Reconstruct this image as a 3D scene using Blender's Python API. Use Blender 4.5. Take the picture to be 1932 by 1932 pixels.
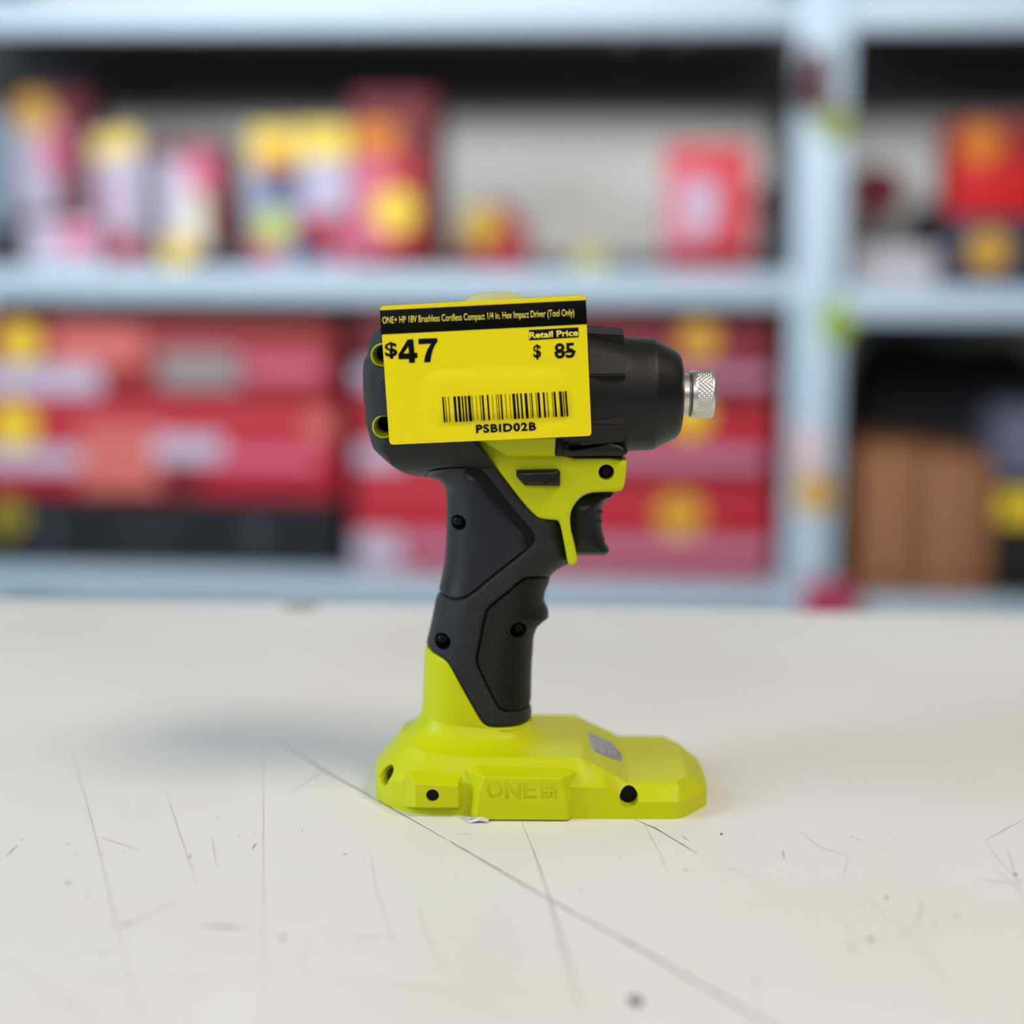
import bpy, bmesh, math, random
import numpy as np
from mathutils import Vector, Matrix
from mathutils.geometry import delaunay_2d_cdt

for o in list(bpy.data.objects):
    bpy.data.objects.remove(o)
SC = bpy.context.scene
COL = SC.collection
random.seed(4)
RNG = np.random.default_rng(7)

# ------------------------------------------------------------------ camera
F = 3300.0                         # focal length in pixels of the 1932 frame
PITCH = math.atan(516 / F)
ROLL = math.radians(0.35)
CAM = Vector((0.0, -0.647, 0.208))
cp, sp = math.cos(PITCH), math.sin(PITCH)
FWD = Vector((0, cp, -sp))
R0 = Vector((1, 0, 0)); U0 = Vector((0, sp, cp))
RIGHT = R0 * math.cos(ROLL) + U0 * math.sin(ROLL)
UP = U0 * math.cos(ROLL) - R0 * math.sin(ROLL)
cd = bpy.data.cameras.new('camera'); cam = bpy.data.objects.new('camera', cd); COL.objects.link(cam)
m3 = Matrix((RIGHT, UP, -FWD)).transposed()
cam.matrix_world = Matrix.Translation(CAM) @ m3.to_4x4()
cd.sensor_width = 36.0; cd.lens = F / 1932 * 36.0
cd.clip_start = 0.02; cd.clip_end = 60
cd.dof.use_dof = True
cd.dof.focus_distance = 0.626
cd.dof.aperture_fstop = 3.2
SC.camera = cam

# ------------------------------------------------------------------ world, lights, exposure
w = bpy.data.worlds.new('world'); SC.world = w; w.use_nodes = True
w.node_tree.nodes['Background'].inputs[0].default_value = (0.80, 0.90, 1.0, 1)
w.node_tree.nodes['Background'].inputs[1].default_value = 0.17
def area(name, loc, target, size, power, color, size_y=None):
    l = bpy.data.lights.new(name, 'AREA'); l.energy = power; l.color = color
    l.shape = 'RECTANGLE'; l.size = size; l.size_y = size_y or size
    o = bpy.data.objects.new(name, l); COL.objects.link(o)
    o.location = loc
    d = Vector(target) - Vector(loc)
    o.rotation_euler = d.to_track_quat('-Z', 'Y').to_euler()
    return o
area('window_daylight', (-2.6, -0.6, 1.3), (0, 0.2, 0.05), 1.6, 66, (0.70, 0.86, 1.0), 1.4)
area('ceiling_lamp_warm', (1.15, -0.75, 2.0), (0, 0, 0.05), 0.9, 32, (1.0, 0.86, 0.68), 0.5)
area('ceiling_lamp_front', (-0.35, -1.9, 1.35), (0, 0.1, 0.05), 1.8, 14, (1.0, 0.97, 0.93), 0.6)
area('rack_wall_fill', (-0.5, 1.1, 0.86), (0.05, 3.6, 0.2), 2.6, 52, (0.90, 0.95, 1.0), 0.25)  # added unseen fill that brightens the rack and back wall
SC.view_settings.view_transform = 'Standard'
SC.view_settings.look = 'None'
SC.view_settings.gamma = 1.0
SC.view_settings.use_curve_mapping = False
SC.view_settings.exposure = 0.0
SC.cycles.max_bounces = 8

# ------------------------------------------------------------------ projection helpers
def ray(u, v):
    return (FWD + RIGHT * ((u - 966) / F) - UP * ((v - 966) / F))
def W(u, v, y=0.0):
    """world point on the vertical plane y that shows at pixel (u, v)"""
    d = ray(u, v); t = (y - CAM.y) / d.y
    return CAM + d * t
def G(u, v, z=0.0):
    """world point on the horizontal plane z"""
    d = ray(u, v); t = (z - CAM.z) / d.z
    return CAM + d * t
def lin(c):
    c = c / 255.0
    return c / 12.92 if c <= 0.04045 else ((c + 0.055) / 1.055) ** 2.4
def rgb(r, g, b): return (lin(r), lin(g), lin(b), 1.0)

# ------------------------------------------------------------------ materials
MATS = {}
def mat(name, color, rough=0.5, metal=0.0, bump=None, coat=0.0, spec=0.5, vary=0.0):
    """bump = (kind, scale, strength, distance)"""
    if name in MATS: return MATS[name]
    m = bpy.data.materials.new(name); m.use_nodes = True
    nt = m.node_tree; b = nt.nodes['Principled BSDF']
    b.inputs['Base Color'].default_value = color
    b.inputs['Roughness'].default_value = rough
    b.inputs['Metallic'].default_value = metal
    b.inputs['Coat Weight'].default_value = coat
    b.inputs['Specular IOR Level'].default_value = spec
    L = nt.links.new
    tc = nt.nodes.new('ShaderNodeTexCoord')
    if vary:
        n = nt.nodes.new('ShaderNodeTexNoise'); n.inputs['Scale'].default_value = 9.0
        n.inputs['Detail'].default_value = 4
        L(tc.outputs['Object'], n.inputs['Vector'])
        mx = nt.nodes.new('ShaderNodeMix'); mx.data_type = 'RGBA'
        mx.inputs[6].default_value = color
        mx.inputs[7].default_value = tuple(max(0, c * (1 - vary)) for c in color[:3]) + (1,)
        L(n.outputs['Fac'], mx.inputs[0]); L(mx.outputs[2], b.inputs['Base Color'])
    if bump:
        kind, sc, st, dist = bump
        bp = nt.nodes.new('ShaderNodeBump'); bp.inputs['Strength'].default_value = st
        bp.inputs['Distance'].default_value = dist
        if kind == 'noise':
            n = nt.nodes.new('ShaderNodeTexNoise'); n.inputs['Scale'].default_value = sc
            n.inputs['Detail'].default_value = 3
            L(tc.outputs['Object'], n.inputs['Vector']); L(n.outputs['Fac'], bp.inputs['Height'])
        elif kind == 'cells':
            n = nt.nodes.new('ShaderNodeTexVoronoi'); n.inputs['Scale'].default_value = sc
            L(tc.outputs['Object'], n.inputs['Vector']); L(n.outputs['Distance'], bp.inputs['Height'])
        elif kind == 'hex':
            # rows of small raised lozenges across x and z
            s = nt.nodes.new('ShaderNodeSeparateXYZ'); L(tc.outputs['Object'], s.inputs[0])
            def M(op, a, c):
                q = nt.nodes.new('ShaderNodeMath'); q.operation = op
                for i, x in enumerate((a, c)):
                    if x is None: continue
                    if isinstance(x, (int, float)): q.inputs[i].default_value = x
                    else: L(x, q.inputs[i])
                return q.outputs[0]
            xx = M('MULTIPLY', s.outputs[0], sc * 0.62); yy = M('MULTIPLY', s.outputs[1], sc * 0.62)
            zz = M('MULTIPLY', s.outputs[2], sc)
            a = M('SINE', M('ADD', xx, zz), None); c = M('SINE', M('SUBTRACT', xx, zz), None)
            L(M('MULTIPLY', M('ABSOLUTE', a, None), M('ABSOLUTE', c, None)), bp.inputs['Height'])
        L(bp.outputs[0], b.inputs['Normal'])
    MATS[name] = m
    return m

GREEN = mat('lime_plastic', rgb(192, 198, 0), 0.42, spec=0.25, bump=('noise', 2600, 0.10, 0.0002))
DARK = mat('charcoal_overmold', rgb(17, 19, 24), 0.42, spec=0.38, bump=('noise', 1900, 1.0, 0.0005))
DARK2 = mat('charcoal_smooth_plastic', rgb(21, 24, 31), 0.40, spec=0.42, bump=('noise', 3000, 0.2, 0.0002))
HOUS = mat('housing_plastic', rgb(46, 45, 45), 0.48, bump=('noise', 1800, 0.35, 0.0003))
NOSE = mat('nose_plastic', rgb(15, 14, 13), 0.44, spec=0.33, bump=('noise', 2500, 0.4, 0.0003))
NOSE2 = mat('nose_front_plastic', rgb(12, 11, 11), 0.40, spec=0.35)
GRIP = mat('textured_rubber', rgb(13, 13, 15), 0.42, spec=0.3, bump=('hex', 2700, 1.0, 0.0012))
BLACK = mat('black_plastic', rgb(16, 16, 17), 0.38, spec=0.35)
VOID = mat('recess_black', rgb(6, 6, 7), 0.6, spec=0.2)  # near-black paints in the shade deep inside holes and recesses
SCREWM = mat('black_screw', rgb(8, 8, 10), 0.5, 0.0, spec=0.25)
STEEL = mat('brushed_steel', rgb(214, 213, 211), 0.36, 1.0)
GREYLENS = mat('grey_lens', rgb(160, 160, 162), 0.16, 0.4, bump=('cells', 500, 0.5, 0.0004))
TAGY = mat('yellow_card', rgb(240, 220, 0), 0.5, spec=0.25)
TAGK = mat('black_print', rgb(6, 6, 6), 0.7, spec=0.1)
TAGT = mat('yellow_print', rgb(244, 226, 70), 0.5)
TABCLEAR = mat('pale_yellow_film', rgb(214, 210, 120), 0.4, spec=0.2)
TABCLEAR.node_tree.nodes['Principled BSDF'].inputs['Alpha'].default_value = 0.5

# ------------------------------------------------------------------ object helpers
def new_obj(name, me, m=None, parent=None):
    o = bpy.data.objects.new(name, me); COL.objects.link(o)
    if m is not None: me.materials.append(m)
    if parent is not None: o.parent = parent
    return o
def tag(o, label=None, cat=None, group=None, kind=None):
    if label: o['label'] = label
    if cat: o['category'] = cat
    if group: o['group'] = group
    if kind: o['kind'] = kind
    return o
def empty(name, loc=(0, 0, 0), rz=0.0):
    o = bpy.data.objects.new(name, None); COL.objects.link(o)
    o.location = loc; o.rotation_euler = (0, 0, rz); o.empty_display_size = 0.02
    return o
def finish(me, smooth=35):
    me.update()
    for p in me.polygons: p.use_smooth = True
    if smooth is not None:
        me.set_sharp_from_angle(angle=math.radians(smooth))
    return me
def bm_to(name, bm, m, parent=None, smooth=35):
    me = bpy.data.meshes.new(name)
    bmesh.ops.recalc_face_normals(bm, faces=bm.faces[:])
    bm.to_mesh(me); bm.free()
    o = new_obj(name, me, m, parent); finish(me, smooth)
    return o
def pydata(name, vs, fs, m, parent=None, smooth=35):
    me = bpy.data.meshes.new(name); me.from_pydata(vs, [], fs); me.validate()
    bm = bmesh.new(); bm.from_mesh(me); bmesh.ops.recalc_face_normals(bm, faces=bm.faces[:])
    bm.to_mesh(me); bm.free()
    o = new_obj(name, me, m, parent); finish(me, smooth)
    return o
def bbox(bm, x0, x1, y0, y1, z0, z1, bev=0.0, seg=2):
    r = bmesh.ops.create_cube(bm, size=1.0)
    vs = r['verts']
    for v in vs:
        v.co = Vector(((x0 + x1) / 2 + v.co.x * (x1 - x0), (y0 + y1) / 2 + v.co.y * (y1 - y0), (z0 + z1) / 2 + v.co.z * (z1 - z0)))
    if bev > 0:
        es = list({e for v in vs for e in v.link_edges})
        bmesh.ops.bevel(bm, geom=es, offset=bev, segments=seg, profile=0.5, affect='EDGES')
def box(name, x0, x1, y0, y1, z0, z1, m, parent=None, bev=0.0):
    bm = bmesh.new(); bbox(bm, x0, x1, y0, y1, z0, z1, bev)
    return bm_to(name, bm, m, parent)
def lathe(name, prof, axis_o, axis, m, parent=None, n=96, smooth=30, cap=True, disp=None):
    """prof = [(s, r)] along axis from axis_o"""
    axis = Vector(axis).normalized()
    a = Vector((0, 0, 1)) if abs(axis.z) < 0.9 else Vector((0, 1, 0))
    e1 = axis.cross(a).normalized(); e2 = axis.cross(e1)
    vs, fs = [], []
    for i, (s, r) in enumerate(prof):
        for k in range(n):
            t = 2 * math.pi * k / n
            rr = r + (disp(s, t, i) if disp else 0)
            vs.append(Vector(axis_o) + axis * s + (e1 * math.cos(t) + e2 * math.sin(t)) * rr)
    for i in range(len(prof) - 1):
        for k in range(n):
            k2 = (k + 1) % n
            fs.append((i * n + k, i * n + k2, (i + 1) * n + k2, (i + 1) * n + k))
    if cap:
        fs.append(tuple(range(n - 1, -1, -1))); fs.append(tuple((len(prof) - 1) * n + k for k in range(n)))
    return pydata(name, vs, fs, m, parent, smooth)
def boolean(o, cutters, op='DIFFERENCE', smooth=30):
    for c in cutters:
        md = o.modifiers.new('b', 'BOOLEAN'); md.operation = op; md.solver = 'EXACT'; md.object = c
    bpy.context.view_layer.update()
    dg = bpy.context.evaluated_depsgraph_get()
    me = bpy.data.meshes.new_from_object(o.evaluated_get(dg))
    o.modifiers.clear()
    old = o.data; o.data = me
    for c in cutters: bpy.data.objects.remove(c)
    finish(me, smooth)

# ------------------------------------------------------------------ polygon tools (numpy)
def chaikin(P, it=2, closed=True):
    P = np.array(P, float)
    for _ in range(it):
        Q = np.roll(P, -1, axis=0)
        P = np.stack([0.75 * P + 0.25 * Q, 0.25 * P + 0.75 * Q], 1).reshape(-1, 2)
    return P
def resample(P, s):
    out = []
    n = len(P)
    for i in range(n):
        a, b = P[i], P[(i + 1) % n]
        k = max(1, int(round(np.hypot(*(b - a)) / s)))
        for j in range(k): out.append(a + (b - a) * j / k)
    return np.array(out)
def pdist(X, P, closed=True):
    """distance of every row of X to the polyline P"""
    A = P; B = np.roll(P, -1, axis=0)
    if not closed: A, B = P[:-1], P[1:]
    out = np.full(len(X), 1e9)
    for i in range(0, len(X), 4000):
        x = X[i:i + 4000, None, :]
        ab = (B - A)[None]; L2 = np.maximum((ab ** 2).sum(-1), 1e-18)
        t = np.clip(((x - A[None]) * ab).sum(-1) / L2, 0, 1)
        d = np.sqrt((((A[None] + ab * t[..., None]) - x) ** 2).sum(-1))
        out[i:i + 4000] = d.min(1)
    return out
def inside(X, P):
    c = np.zeros(len(X), bool)
    A = P; B = np.roll(P, -1, axis=0)
    for a, b in zip(A, B):
        k = (a[1] > X[:, 1]) != (b[1] > X[:, 1])
        with np.errstate(divide='ignore', invalid='ignore'):
            xx = (b[0] - a[0]) * (X[:, 1] - a[1]) / (b[1] - a[1]) + a[0]
        c ^= k & (X[:, 0] < xx)
    return c
def area2(P):
    Q = np.roll(P, -1, axis=0)
    return (P[:, 0] * Q[:, 1] - Q[:, 0] * P[:, 1]).sum() / 2
def triangulate(P, s, insets=(), holes=()):
    """P closed (n,2) polygon; returns verts (boundary loops first), triangles, n_outer, hole ranges"""
    P = resample(P, s)
    if area2(P) < 0: P = P[::-1]
    loops = [P]
    for h in holes:
        h = resample(h, s)
        loops.append(h)
    pts = [l for l in loops]
    lo, hi = P.min(0), P.max(0)
    gx = np.arange(lo[0] + s / 2, hi[0], s); gz = np.arange(lo[1] + s / 2, hi[1], s * 0.87)
    X = np.array([(x + (s / 2 if j % 2 else 0), z) for j, z in enumerate(gz) for x in gx])
    k = inside(X, P)
    X = X[k]
    dd = np.min([pdist(X, l) for l in loops], axis=0)
    for h in loops[1:]: dd[inside(X, h)] = -1
    lim = (max(insets) if insets else 0) + 0.55 * s
    X = X[dd > lim]
    extra = []
    for l in loops:
        sg = 1 if area2(l) > 0 else -1
        if l is not loops[0]: sg = -sg
        tan = np.roll(l, -1, axis=0) - np.roll(l, 1, axis=0)
        tan /= np.maximum(np.hypot(tan[:, 0], tan[:, 1])[:, None], 1e-12)
        nor = np.stack([-tan[:, 1], tan[:, 0]], 1) * sg
        for q in insets:
            Y = l + nor * q
            ok = inside(Y, P)
            for h in loops[1:]: ok &= ~inside(Y, h)
            d = np.min([pdist(Y, ll) for ll in loops], axis=0)
            Y = Y[ok & (d > q * 0.93)]
            extra.append(Y)
    allp = np.concatenate([*loops, *extra, X])
    edges = []; st = 0; rng = []
    for l in loops:
        n = len(l); edges += [(st + i, st + (i + 1) % n) for i in range(n)]; rng.append((st, n)); st += n
    vs, es, fs, ov, oe, of = delaunay_2d_cdt([Vector(p) for p in allp], edges, [], 0, 1e-9)
    V = np.array([v[:] for v in vs])
    T = [tuple(f) for f in fs if len(f) == 3]
    cen = np.array([V[list(t)].mean(0) for t in T])
    ok = inside(cen, P)
    for h in loops[1:]: ok &= ~inside(cen, h)
    T = [t for t, q in zip(T, ok) if q]
    return V, T

def shell(name, P, depth, m, parent=None, s=0.0007, insets=(), holes=(), back=None, smooth=40, clip=None):
    """solid whose front surface is y = -depth(X) over the (x, z) polygon P, mirrored behind (or y=+back)"""
    V, T = triangulate(np.array(P), s, insets, [np.array(h) for h in holes])
    D = depth(V)
    n = len(V)
    B = D if back is None else (back(V) if callable(back) else np.full(n, float(back)))
    vs = [(v[0], -d, v[1]) for v, d in zip(V, D)] + [(v[0], b, v[1]) for v, b in zip(V, B)]
    fs = [t for t in T] + [(t[2] + n, t[1] + n, t[0] + n) for t in T]
    cnt = {}
    for t in T:
        for i in range(3):
            e = (t[i], t[(i + 1) % 3]); cnt[e] = 1
    for (a, b) in list(cnt):
        if (b, a) not in cnt: fs.append((b, a, a + n, b + n))
    return pydata(name, vs, fs, m, parent, smooth)

# ------------------------------------------------------------------ surface function of the tool body
SIL_PX = [(730, 606), (716, 616), (697, 637), (694, 652), (695, 667), (688, 676), (684, 695), (684, 720), (685, 745), (688, 773), (689, 797),
          (695, 816), (700, 838), (708, 853), (725, 868), (744, 883), (764, 894), (779, 899), (800, 900), (812, 903), (827, 908), (835, 915),
          (840, 925), (842, 943), (842, 985), (841, 1026), (839, 1057), (835, 1082), (829, 1107), (827, 1118), (823, 1128), (812, 1182), (804, 1213),
          (801, 1228), (800, 1246), (798, 1302), (796, 1339), (795, 1405),
          (1003, 1405), (1002, 1356), (1002, 1328), (1002, 1284), (1004, 1246), (1005, 1233), (1007, 1202), (1011, 1188), (1017, 1180),
          (1028, 1171), (1035, 1163), (1034, 1148), (1026, 1134), (1028, 1117), (1037, 1093), (1040, 1086), (1053, 1075), (1071, 1064), (1079, 1066),
          (1087, 1061), (1089, 1053), (1084, 1026), (1076, 997), (1075, 968), (1084, 950), (1096, 936), (1111, 929), (1131, 927), (1166, 926),
          (1175, 922), (1179, 908), (1183, 863), (1186, 849), (1150, 820), (1140, 640), (1100, 600), (1060, 592), (760, 594)]
HEAD_PX = [(730, 606), (716, 616), (697, 637), (694, 652), (695, 667), (688, 676), (684, 695), (684, 720), (685, 745), (688, 773), (689, 797),
           (695, 816), (700, 838), (708, 853), (725, 868), (744, 883), (764, 894), (779, 899), (812, 903), (860, 915), (960, 925), (1130, 870), (1140, 640), (1100, 600), (1060, 592), (760, 594)]
def flat(P, y=0.0):
    return np.array([(lambda w: (w.x, w.z))(W(u, v, y)) for u, v in P])
SIL = flat(SIL_PX); HEAD = flat(HEAD_PX)
Z_AX = W(1200, 743.5).z                # height of the tool axis
R_H = 0.0150; T_H = 0.0172
def t_handle(X):
    d = np.where(inside(X, SIL), pdist(X, SIL), 0)
    q = np.clip(d / R_H, 0, 1)
    return T_H * np.sqrt(np.clip(1 - (1 - q) ** 2.3, 0, 1))
HX = [0, 0.0004, 0.0027, 0.0050, 0.0085, 0.0130, 0.0200]; HY = [0.008, 0.0125, 0.0190, 0.0245, 0.0290, 0.0305, 0.0312]
def t_head(X):
    d = np.where(inside(X, HEAD), pdist(X, HEAD), 0)
    dz = np.maximum(Z_AX - 0.003 - X[:, 1], 0)
    cyl = np.sqrt(np.clip(0.0312 ** 2 - (dz * 1.12) ** 2, 0.00005, 1))
    return np.where(inside(X, HEAD), np.minimum(np.interp(d, HX, HY), cyl), 0)
def t_body(X):
    return np.maximum(t_handle(X), t_head(X))
# tabulate on a grid so that pixels can be dropped onto the surface
_gx = np.arange(-0.062, 0.050, 0.0008); _gz = np.arange(0.02, 0.19, 0.0008)
_GX, _GZ = np.meshgrid(_gx, _gz, indexing='ij')
_TB = t_body(np.stack([_GX.ravel(), _GZ.ravel()], 1)).reshape(_GX.shape)
_IN = inside(np.stack([_GX.ravel(), _GZ.ravel()], 1), SIL).reshape(_GX.shape)
_TB = np.where(_IN, _TB, -1.0)
def surf(P, fn=None):
    """pixels dropped onto the body surface, (x, z)"""
    out = []
    for u, v in P:
        hit = None
        for y in np.arange(-0.034, 0.0003, 0.0005):
            w = W(u, v, y)
            i = int(round((w.x - _gx[0]) / 0.0008)); j = int(round((w.z - _gz[0]) / 0.0008))
            T = _TB[i, j] if 0 <= i < len(_gx) and 0 <= j < len(_gz) else -1
            if y >= -T: hit = w; break
        if hit is None: hit = W(u, v, 0.0)
        out.append((hit.x, hit.z))
    return np.array(out)
def circle(c, r, n=28):
    return np.array([(c[0] + r * math.cos(2 * math.pi * i / n), c[1] + r * math.sin(2 * math.pi * i / n)) for i in range(n)])
def edge_drop(X, P, amt, width):
    """rounding of a panel along its own outline"""
    d = pdist(X, P); q = np.clip(d / width, 0, 1)
    return amt * (1 - np.sqrt(np.clip(1 - (1 - q) ** 2, 0, 1)))

# ================================================================== SETTING
FLOOR_Z = -0.92
def structure(name, o): o['kind'] = 'structure'; return o
# back wall, floor
wallm = mat('cream_wall_paint', rgb(240, 236, 228), 0.8, vary=0.03)
floorm = mat('grey_concrete', rgb(150, 150, 150), 0.7, vary=0.2)
YAW = math.radians(4.4)
RO = Vector((0, 2.65, 0))                # rack front plane passes through here
A_AX = Vector((math.cos(YAW), -math.sin(YAW), 0)); B_AX = Vector((math.sin(YAW), math.cos(YAW), 0))
def RK(u, v, b=0.0):
    """rack-local (a, z) of pixel (u, v) on the plane b behind the rack front"""
    d = ray(u, v); o = RO + B_AX * b
    t = (o - CAM).dot(B_AX) / d.dot(B_AX)
    p = CAM + d * t - RO
    return p.dot(A_AX), p.z
wl = box('wall_back', -7, 7, 0.84, 0.94, FLOOR_Z, 2.4, wallm); wl.location = RO; wl.rotation_euler = (0, 0, -YAW); structure('', wl)
fl = box('floor', -6, 6, -4, 4.2, FLOOR_Z - 0.05, FLOOR_Z, floorm); structure('', fl)

# ================================================================== TABLE
def table():
    root = empty('work_table', (0, 0, FLOOR_Z))
    tag(root, 'scratched off-white work table top under the lime impact driver', 'table')
    zt = -FLOOR_Z
    # top: far edge runs slightly askew
    a = G(0, 1131); b = G(1932, 1158)
    sl = (b.y - a.y) / (b.x - a.x)
    def far(x): return a.y + sl * (x - a.x)
    x0, x1, yn = -0.75, 0.75, -0.62
    bm = bmesh.new()
    pts = [(x0, yn), (x1, yn), (x1, far(x1)), (x0, far(x0))]
    lo = [bm.verts.new((p[0], p[1], zt - 0.03)) for p in pts]; up = [bm.verts.new((p[0], p[1], zt)) for p in pts]
    bm.faces.new(up); bm.faces.new(lo[::-1])
    for i in range(4): bm.faces.new((lo[i], lo[(i + 1) % 4], up[(i + 1) % 4], up[i]))
    bmesh.ops.bevel(bm, geom=[e for e in bm.edges], offset=0.003, segments=2, affect='EDGES')
    tm = mat('scuffed_white_laminate', rgb(229, 225, 217), 0.42, bump=('noise', 260, 0.04, 0.0003))
    top = bm_to('tabletop', bm, None, root)
    me = top.data
    # base colour: broad stains and tiny specks
    nt = tm.node_tree; bs = nt.nodes['Principled BSDF']; tc = nt.nodes.new('ShaderNodeTexCoord')
    n1 = nt.nodes.new('ShaderNodeTexNoise'); n1.inputs['Scale'].default_value = 7; n1.inputs['Detail'].default_value = 5
    nt.links.new(tc.outputs['Object'], n1.inputs['Vector'])
    r1 = nt.nodes.new('ShaderNodeValToRGB'); r1.color_ramp.elements[0].position = 0.35; r1.color_ramp.elements[1].position = 0.7
    r1.color_ramp.elements[0].color = rgb(223, 219, 212); r1.color_ramp.elements[1].color = rgb(228, 227, 224)
    nt.links.new(n1.outputs['Fac'], r1.inputs[0]); nt.links.new(r1.outputs[0], bs.inputs['Base Color'])
    # scratches and chips lie on the top as part of its mesh
    cols = [mat('scratch_grey', rgb(120, 116, 114), 0.6), mat('scratch_faint', rgb(196, 191, 184), 0.6), mat('chip_dark', rgb(70, 58, 52), 0.6), mat('scratch_pale', rgb(238, 236, 233), 0.4)]
    vs, fs, mi = [], [], []
    lift = [0]
    def strip(px, wpx, k, taper=True, jit=0.4):
        P = []
        for (a0, b0) in zip(px[:-1], px[1:]):
            L = math.hypot(b0[0] - a0[0], b0[1] - a0[1]); n = max(2, int(L / 14))
            P += [(a0[0] + (b0[0] - a0[0]) * i / n + random.uniform(-jit, jit), a0[1] + (b0[1] - a0[1]) * i / n + random.uniform(-jit, jit)) for i in range(n)]
        P.append(px[-1])
        lift[0] += 1; z = 0.00004 + 0.0000004 * lift[0]
        n0 = len(vs)
        for i, (u, v) in enumerate(P):
            c = G(u, v); a1 = P[max(0, i - 1)]; b1 = P[min(len(P) - 1, i + 1)]
            t = (G(*b1) - G(*a1)); t.z = 0; t.normalize(); nn = Vector((-t.y, t.x, 0))
            f = min(1, 3.2 * min(i, len(P) - 1 - i) / max(1, len(P) - 1) + 0.15) if taper else 1
            # wpx is the width on screen; foreshortening widens it on the ground across the view
            h = wpx * 0.5 * (c - CAM).length / F * (1 + 1.6 * abs(nn.y)) * f * random.uniform(0.7, 1.15)
            vs.append((c.x + nn.x * h, c.y + nn.y * h, zt + z)); vs.append((c.x - nn.x * h, c.y - nn.y * h, zt + z))
        for i in range(len(P) - 1):
            fs.append((n0 + 2 * i + 1, n0 + 2 * i + 3, n0 + 2 * i + 2, n0 + 2 * i)); mi.append(k)
    # the long diagonal cut
    strip([(520, 1395), (620, 1459), (700, 1503), (850, 1588)], 2.0, 0)
    strip([(850, 1588), (1035, 1696), (1175, 1773)], 2.0, 0, False)
    strip([(1170, 1770), (1235, 1806), (1300, 1845), (1400, 1902), (1470, 1945)], 3.4, 0, False)
    strip([(700, 1501), (850, 1585), (1035, 1693), (1240, 1805)], 1.4, 3, False)
    strip([(1240, 1804), (1300, 1840), (1410, 1902), (1480, 1944)], 3.0, 3, False)
    strip([(983, 1546), (1010, 1615), (1035, 1690), (1048, 1735), (1070, 1800), (1090, 1870), (1115, 1940)], 1.6, 0)
    strip([(1035, 1690), (1056, 1780), (1075, 1860), (1095, 1935)], 1.2, 1)
    strip([(1190, 1543), (1235, 1562), (1275, 1586), (1318, 1612)], 2.2, 0)
    strip([(1285, 1575), (1300, 1587)], 1.8, 0)
    for px in ([(130, 1405), (160, 1500), (185, 1595), (215, 1725), (245, 1850), (270, 1940)], [(310, 1485), (345, 1590), (372, 1672)],
               [(497, 1400), (497, 1600), (498, 1760), (500, 1910)], [(0, 1808), (100, 1870), (190, 1935)],
               [(697, 1600), (710, 1680), (740, 1770), (760, 1830)], [(780, 1695), (805, 1760), (840, 1838)],
               [(1590, 1655), (1660, 1716), (1740, 1790), (1800, 1870), (1830, 1935)], [(1600, 1615), (1596, 1635), (1590, 1655)],
               [(1510, 1570), (1550, 1600), (1600, 1614)], [(1858, 1587), (1890, 1630), (1932, 1670)], [(1858, 1585), (1932, 1546)],
               [(1735, 1690), (1738, 1715), (1728, 1745), (1690, 1775)], [(1365, 1635), (1395, 1643), (1425, 1658)],
               [(625, 1768), (690, 1770), (750, 1767)], [(620, 1854), (750, 1857), (830, 1868), (910, 1898), (1000, 1930)],
               [(300, 1843), (410, 1846)], [(160, 1840), (260, 1842)], [(230, 1750), (340, 1696)], [(860, 1572), (895, 1575)],
               [(1215, 1555), (1245, 1610), (1262, 1650)], [(1880, 1640), (1932, 1690)], [(1900, 1600), (1925, 1680)], [(1840, 1660), (1932, 1668)],
               [(190, 1580), (265, 1605)], [(540, 1500), (620, 1450)], [(400, 1580), (410, 1640)]):
        strip(px, 1.5, 1)
    for px in ([(375, 1747), (430, 1749), (466, 1752)], [(224, 1750), (248, 1739)], [(565, 1816), (573, 1802)], [(573, 1830), (578, 1840)], [(92, 1770), (100, 1765)],
               [(355, 1622), (362, 1610)], [(475, 1603), (485, 1590)], [(1476, 1603), (1480, 1622)], [(1632, 1768), (1650, 1776)], [(1600, 1745), (1603, 1755)],
               [(1605, 1775), (1609, 1797)], [(1672, 1688), (1674, 1698)], [(1290, 1641), (1298, 1642)], [(646, 1612), (656, 1612)], [(120, 1665), (138, 1668)], [(10, 1617), (34, 1594)]):
        strip(px, 2.2, 0)
    # small dark specks
    def speck(u, v, r, k, e=1.0):
        lift[0] += 1
        c = G(u, v); n0 = len(vs); a0 = random.uniform(0, 3.1)
        rr = r * (c - CAM).length / F
        for i in range(7):
            t = 2 * math.pi * i / 7; q = random.uniform(0.7, 1.2)
            x = math.cos(t) * rr * q * e; y = math.sin(t) * rr * q * 2.2
            vs.append((c.x + x, c.y + y, zt + 0.00004 + 0.0000004 * lift[0]))
        fs.append(tuple(range(n0, n0 + 7))); mi.append(k)
    for i in range(230):
        if random.random() < 0.6: u, v = random.gauss(200, 150), random.gauss(1740, 90)
        else: u, v = random.uniform(0, 1932), random.uniform(1560, 1932)
        speck(u, v, random.uniform(0.5, 1.3), 0 if random.random() < 0.6 else 1)
    for (u, v, r) in ((533, 1768, 3), (535, 1772, 2.5), (195, 1799, 2.6), (210, 1792, 2), (1643, 1773, 3.6), (1427, 1852, 3), (1677, 1894, 2.6), (1361, 1574, 2.6), (1916, 1650, 2.5), (1805, 1728, 2.4), (1672, 1695, 2.4), (1096, 1682, 1.6), (128, 1893, 2), (1762, 1748, 2)):
        speck(u, v, r, 0, 1.2)
    speck(1198, 1888, 11, 2, 1.15); speck(1200, 1888, 4, 0, 1.2)
    me2 = bpy.data.meshes.new('marks'); me2.from_pydata(vs, [], fs)
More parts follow.
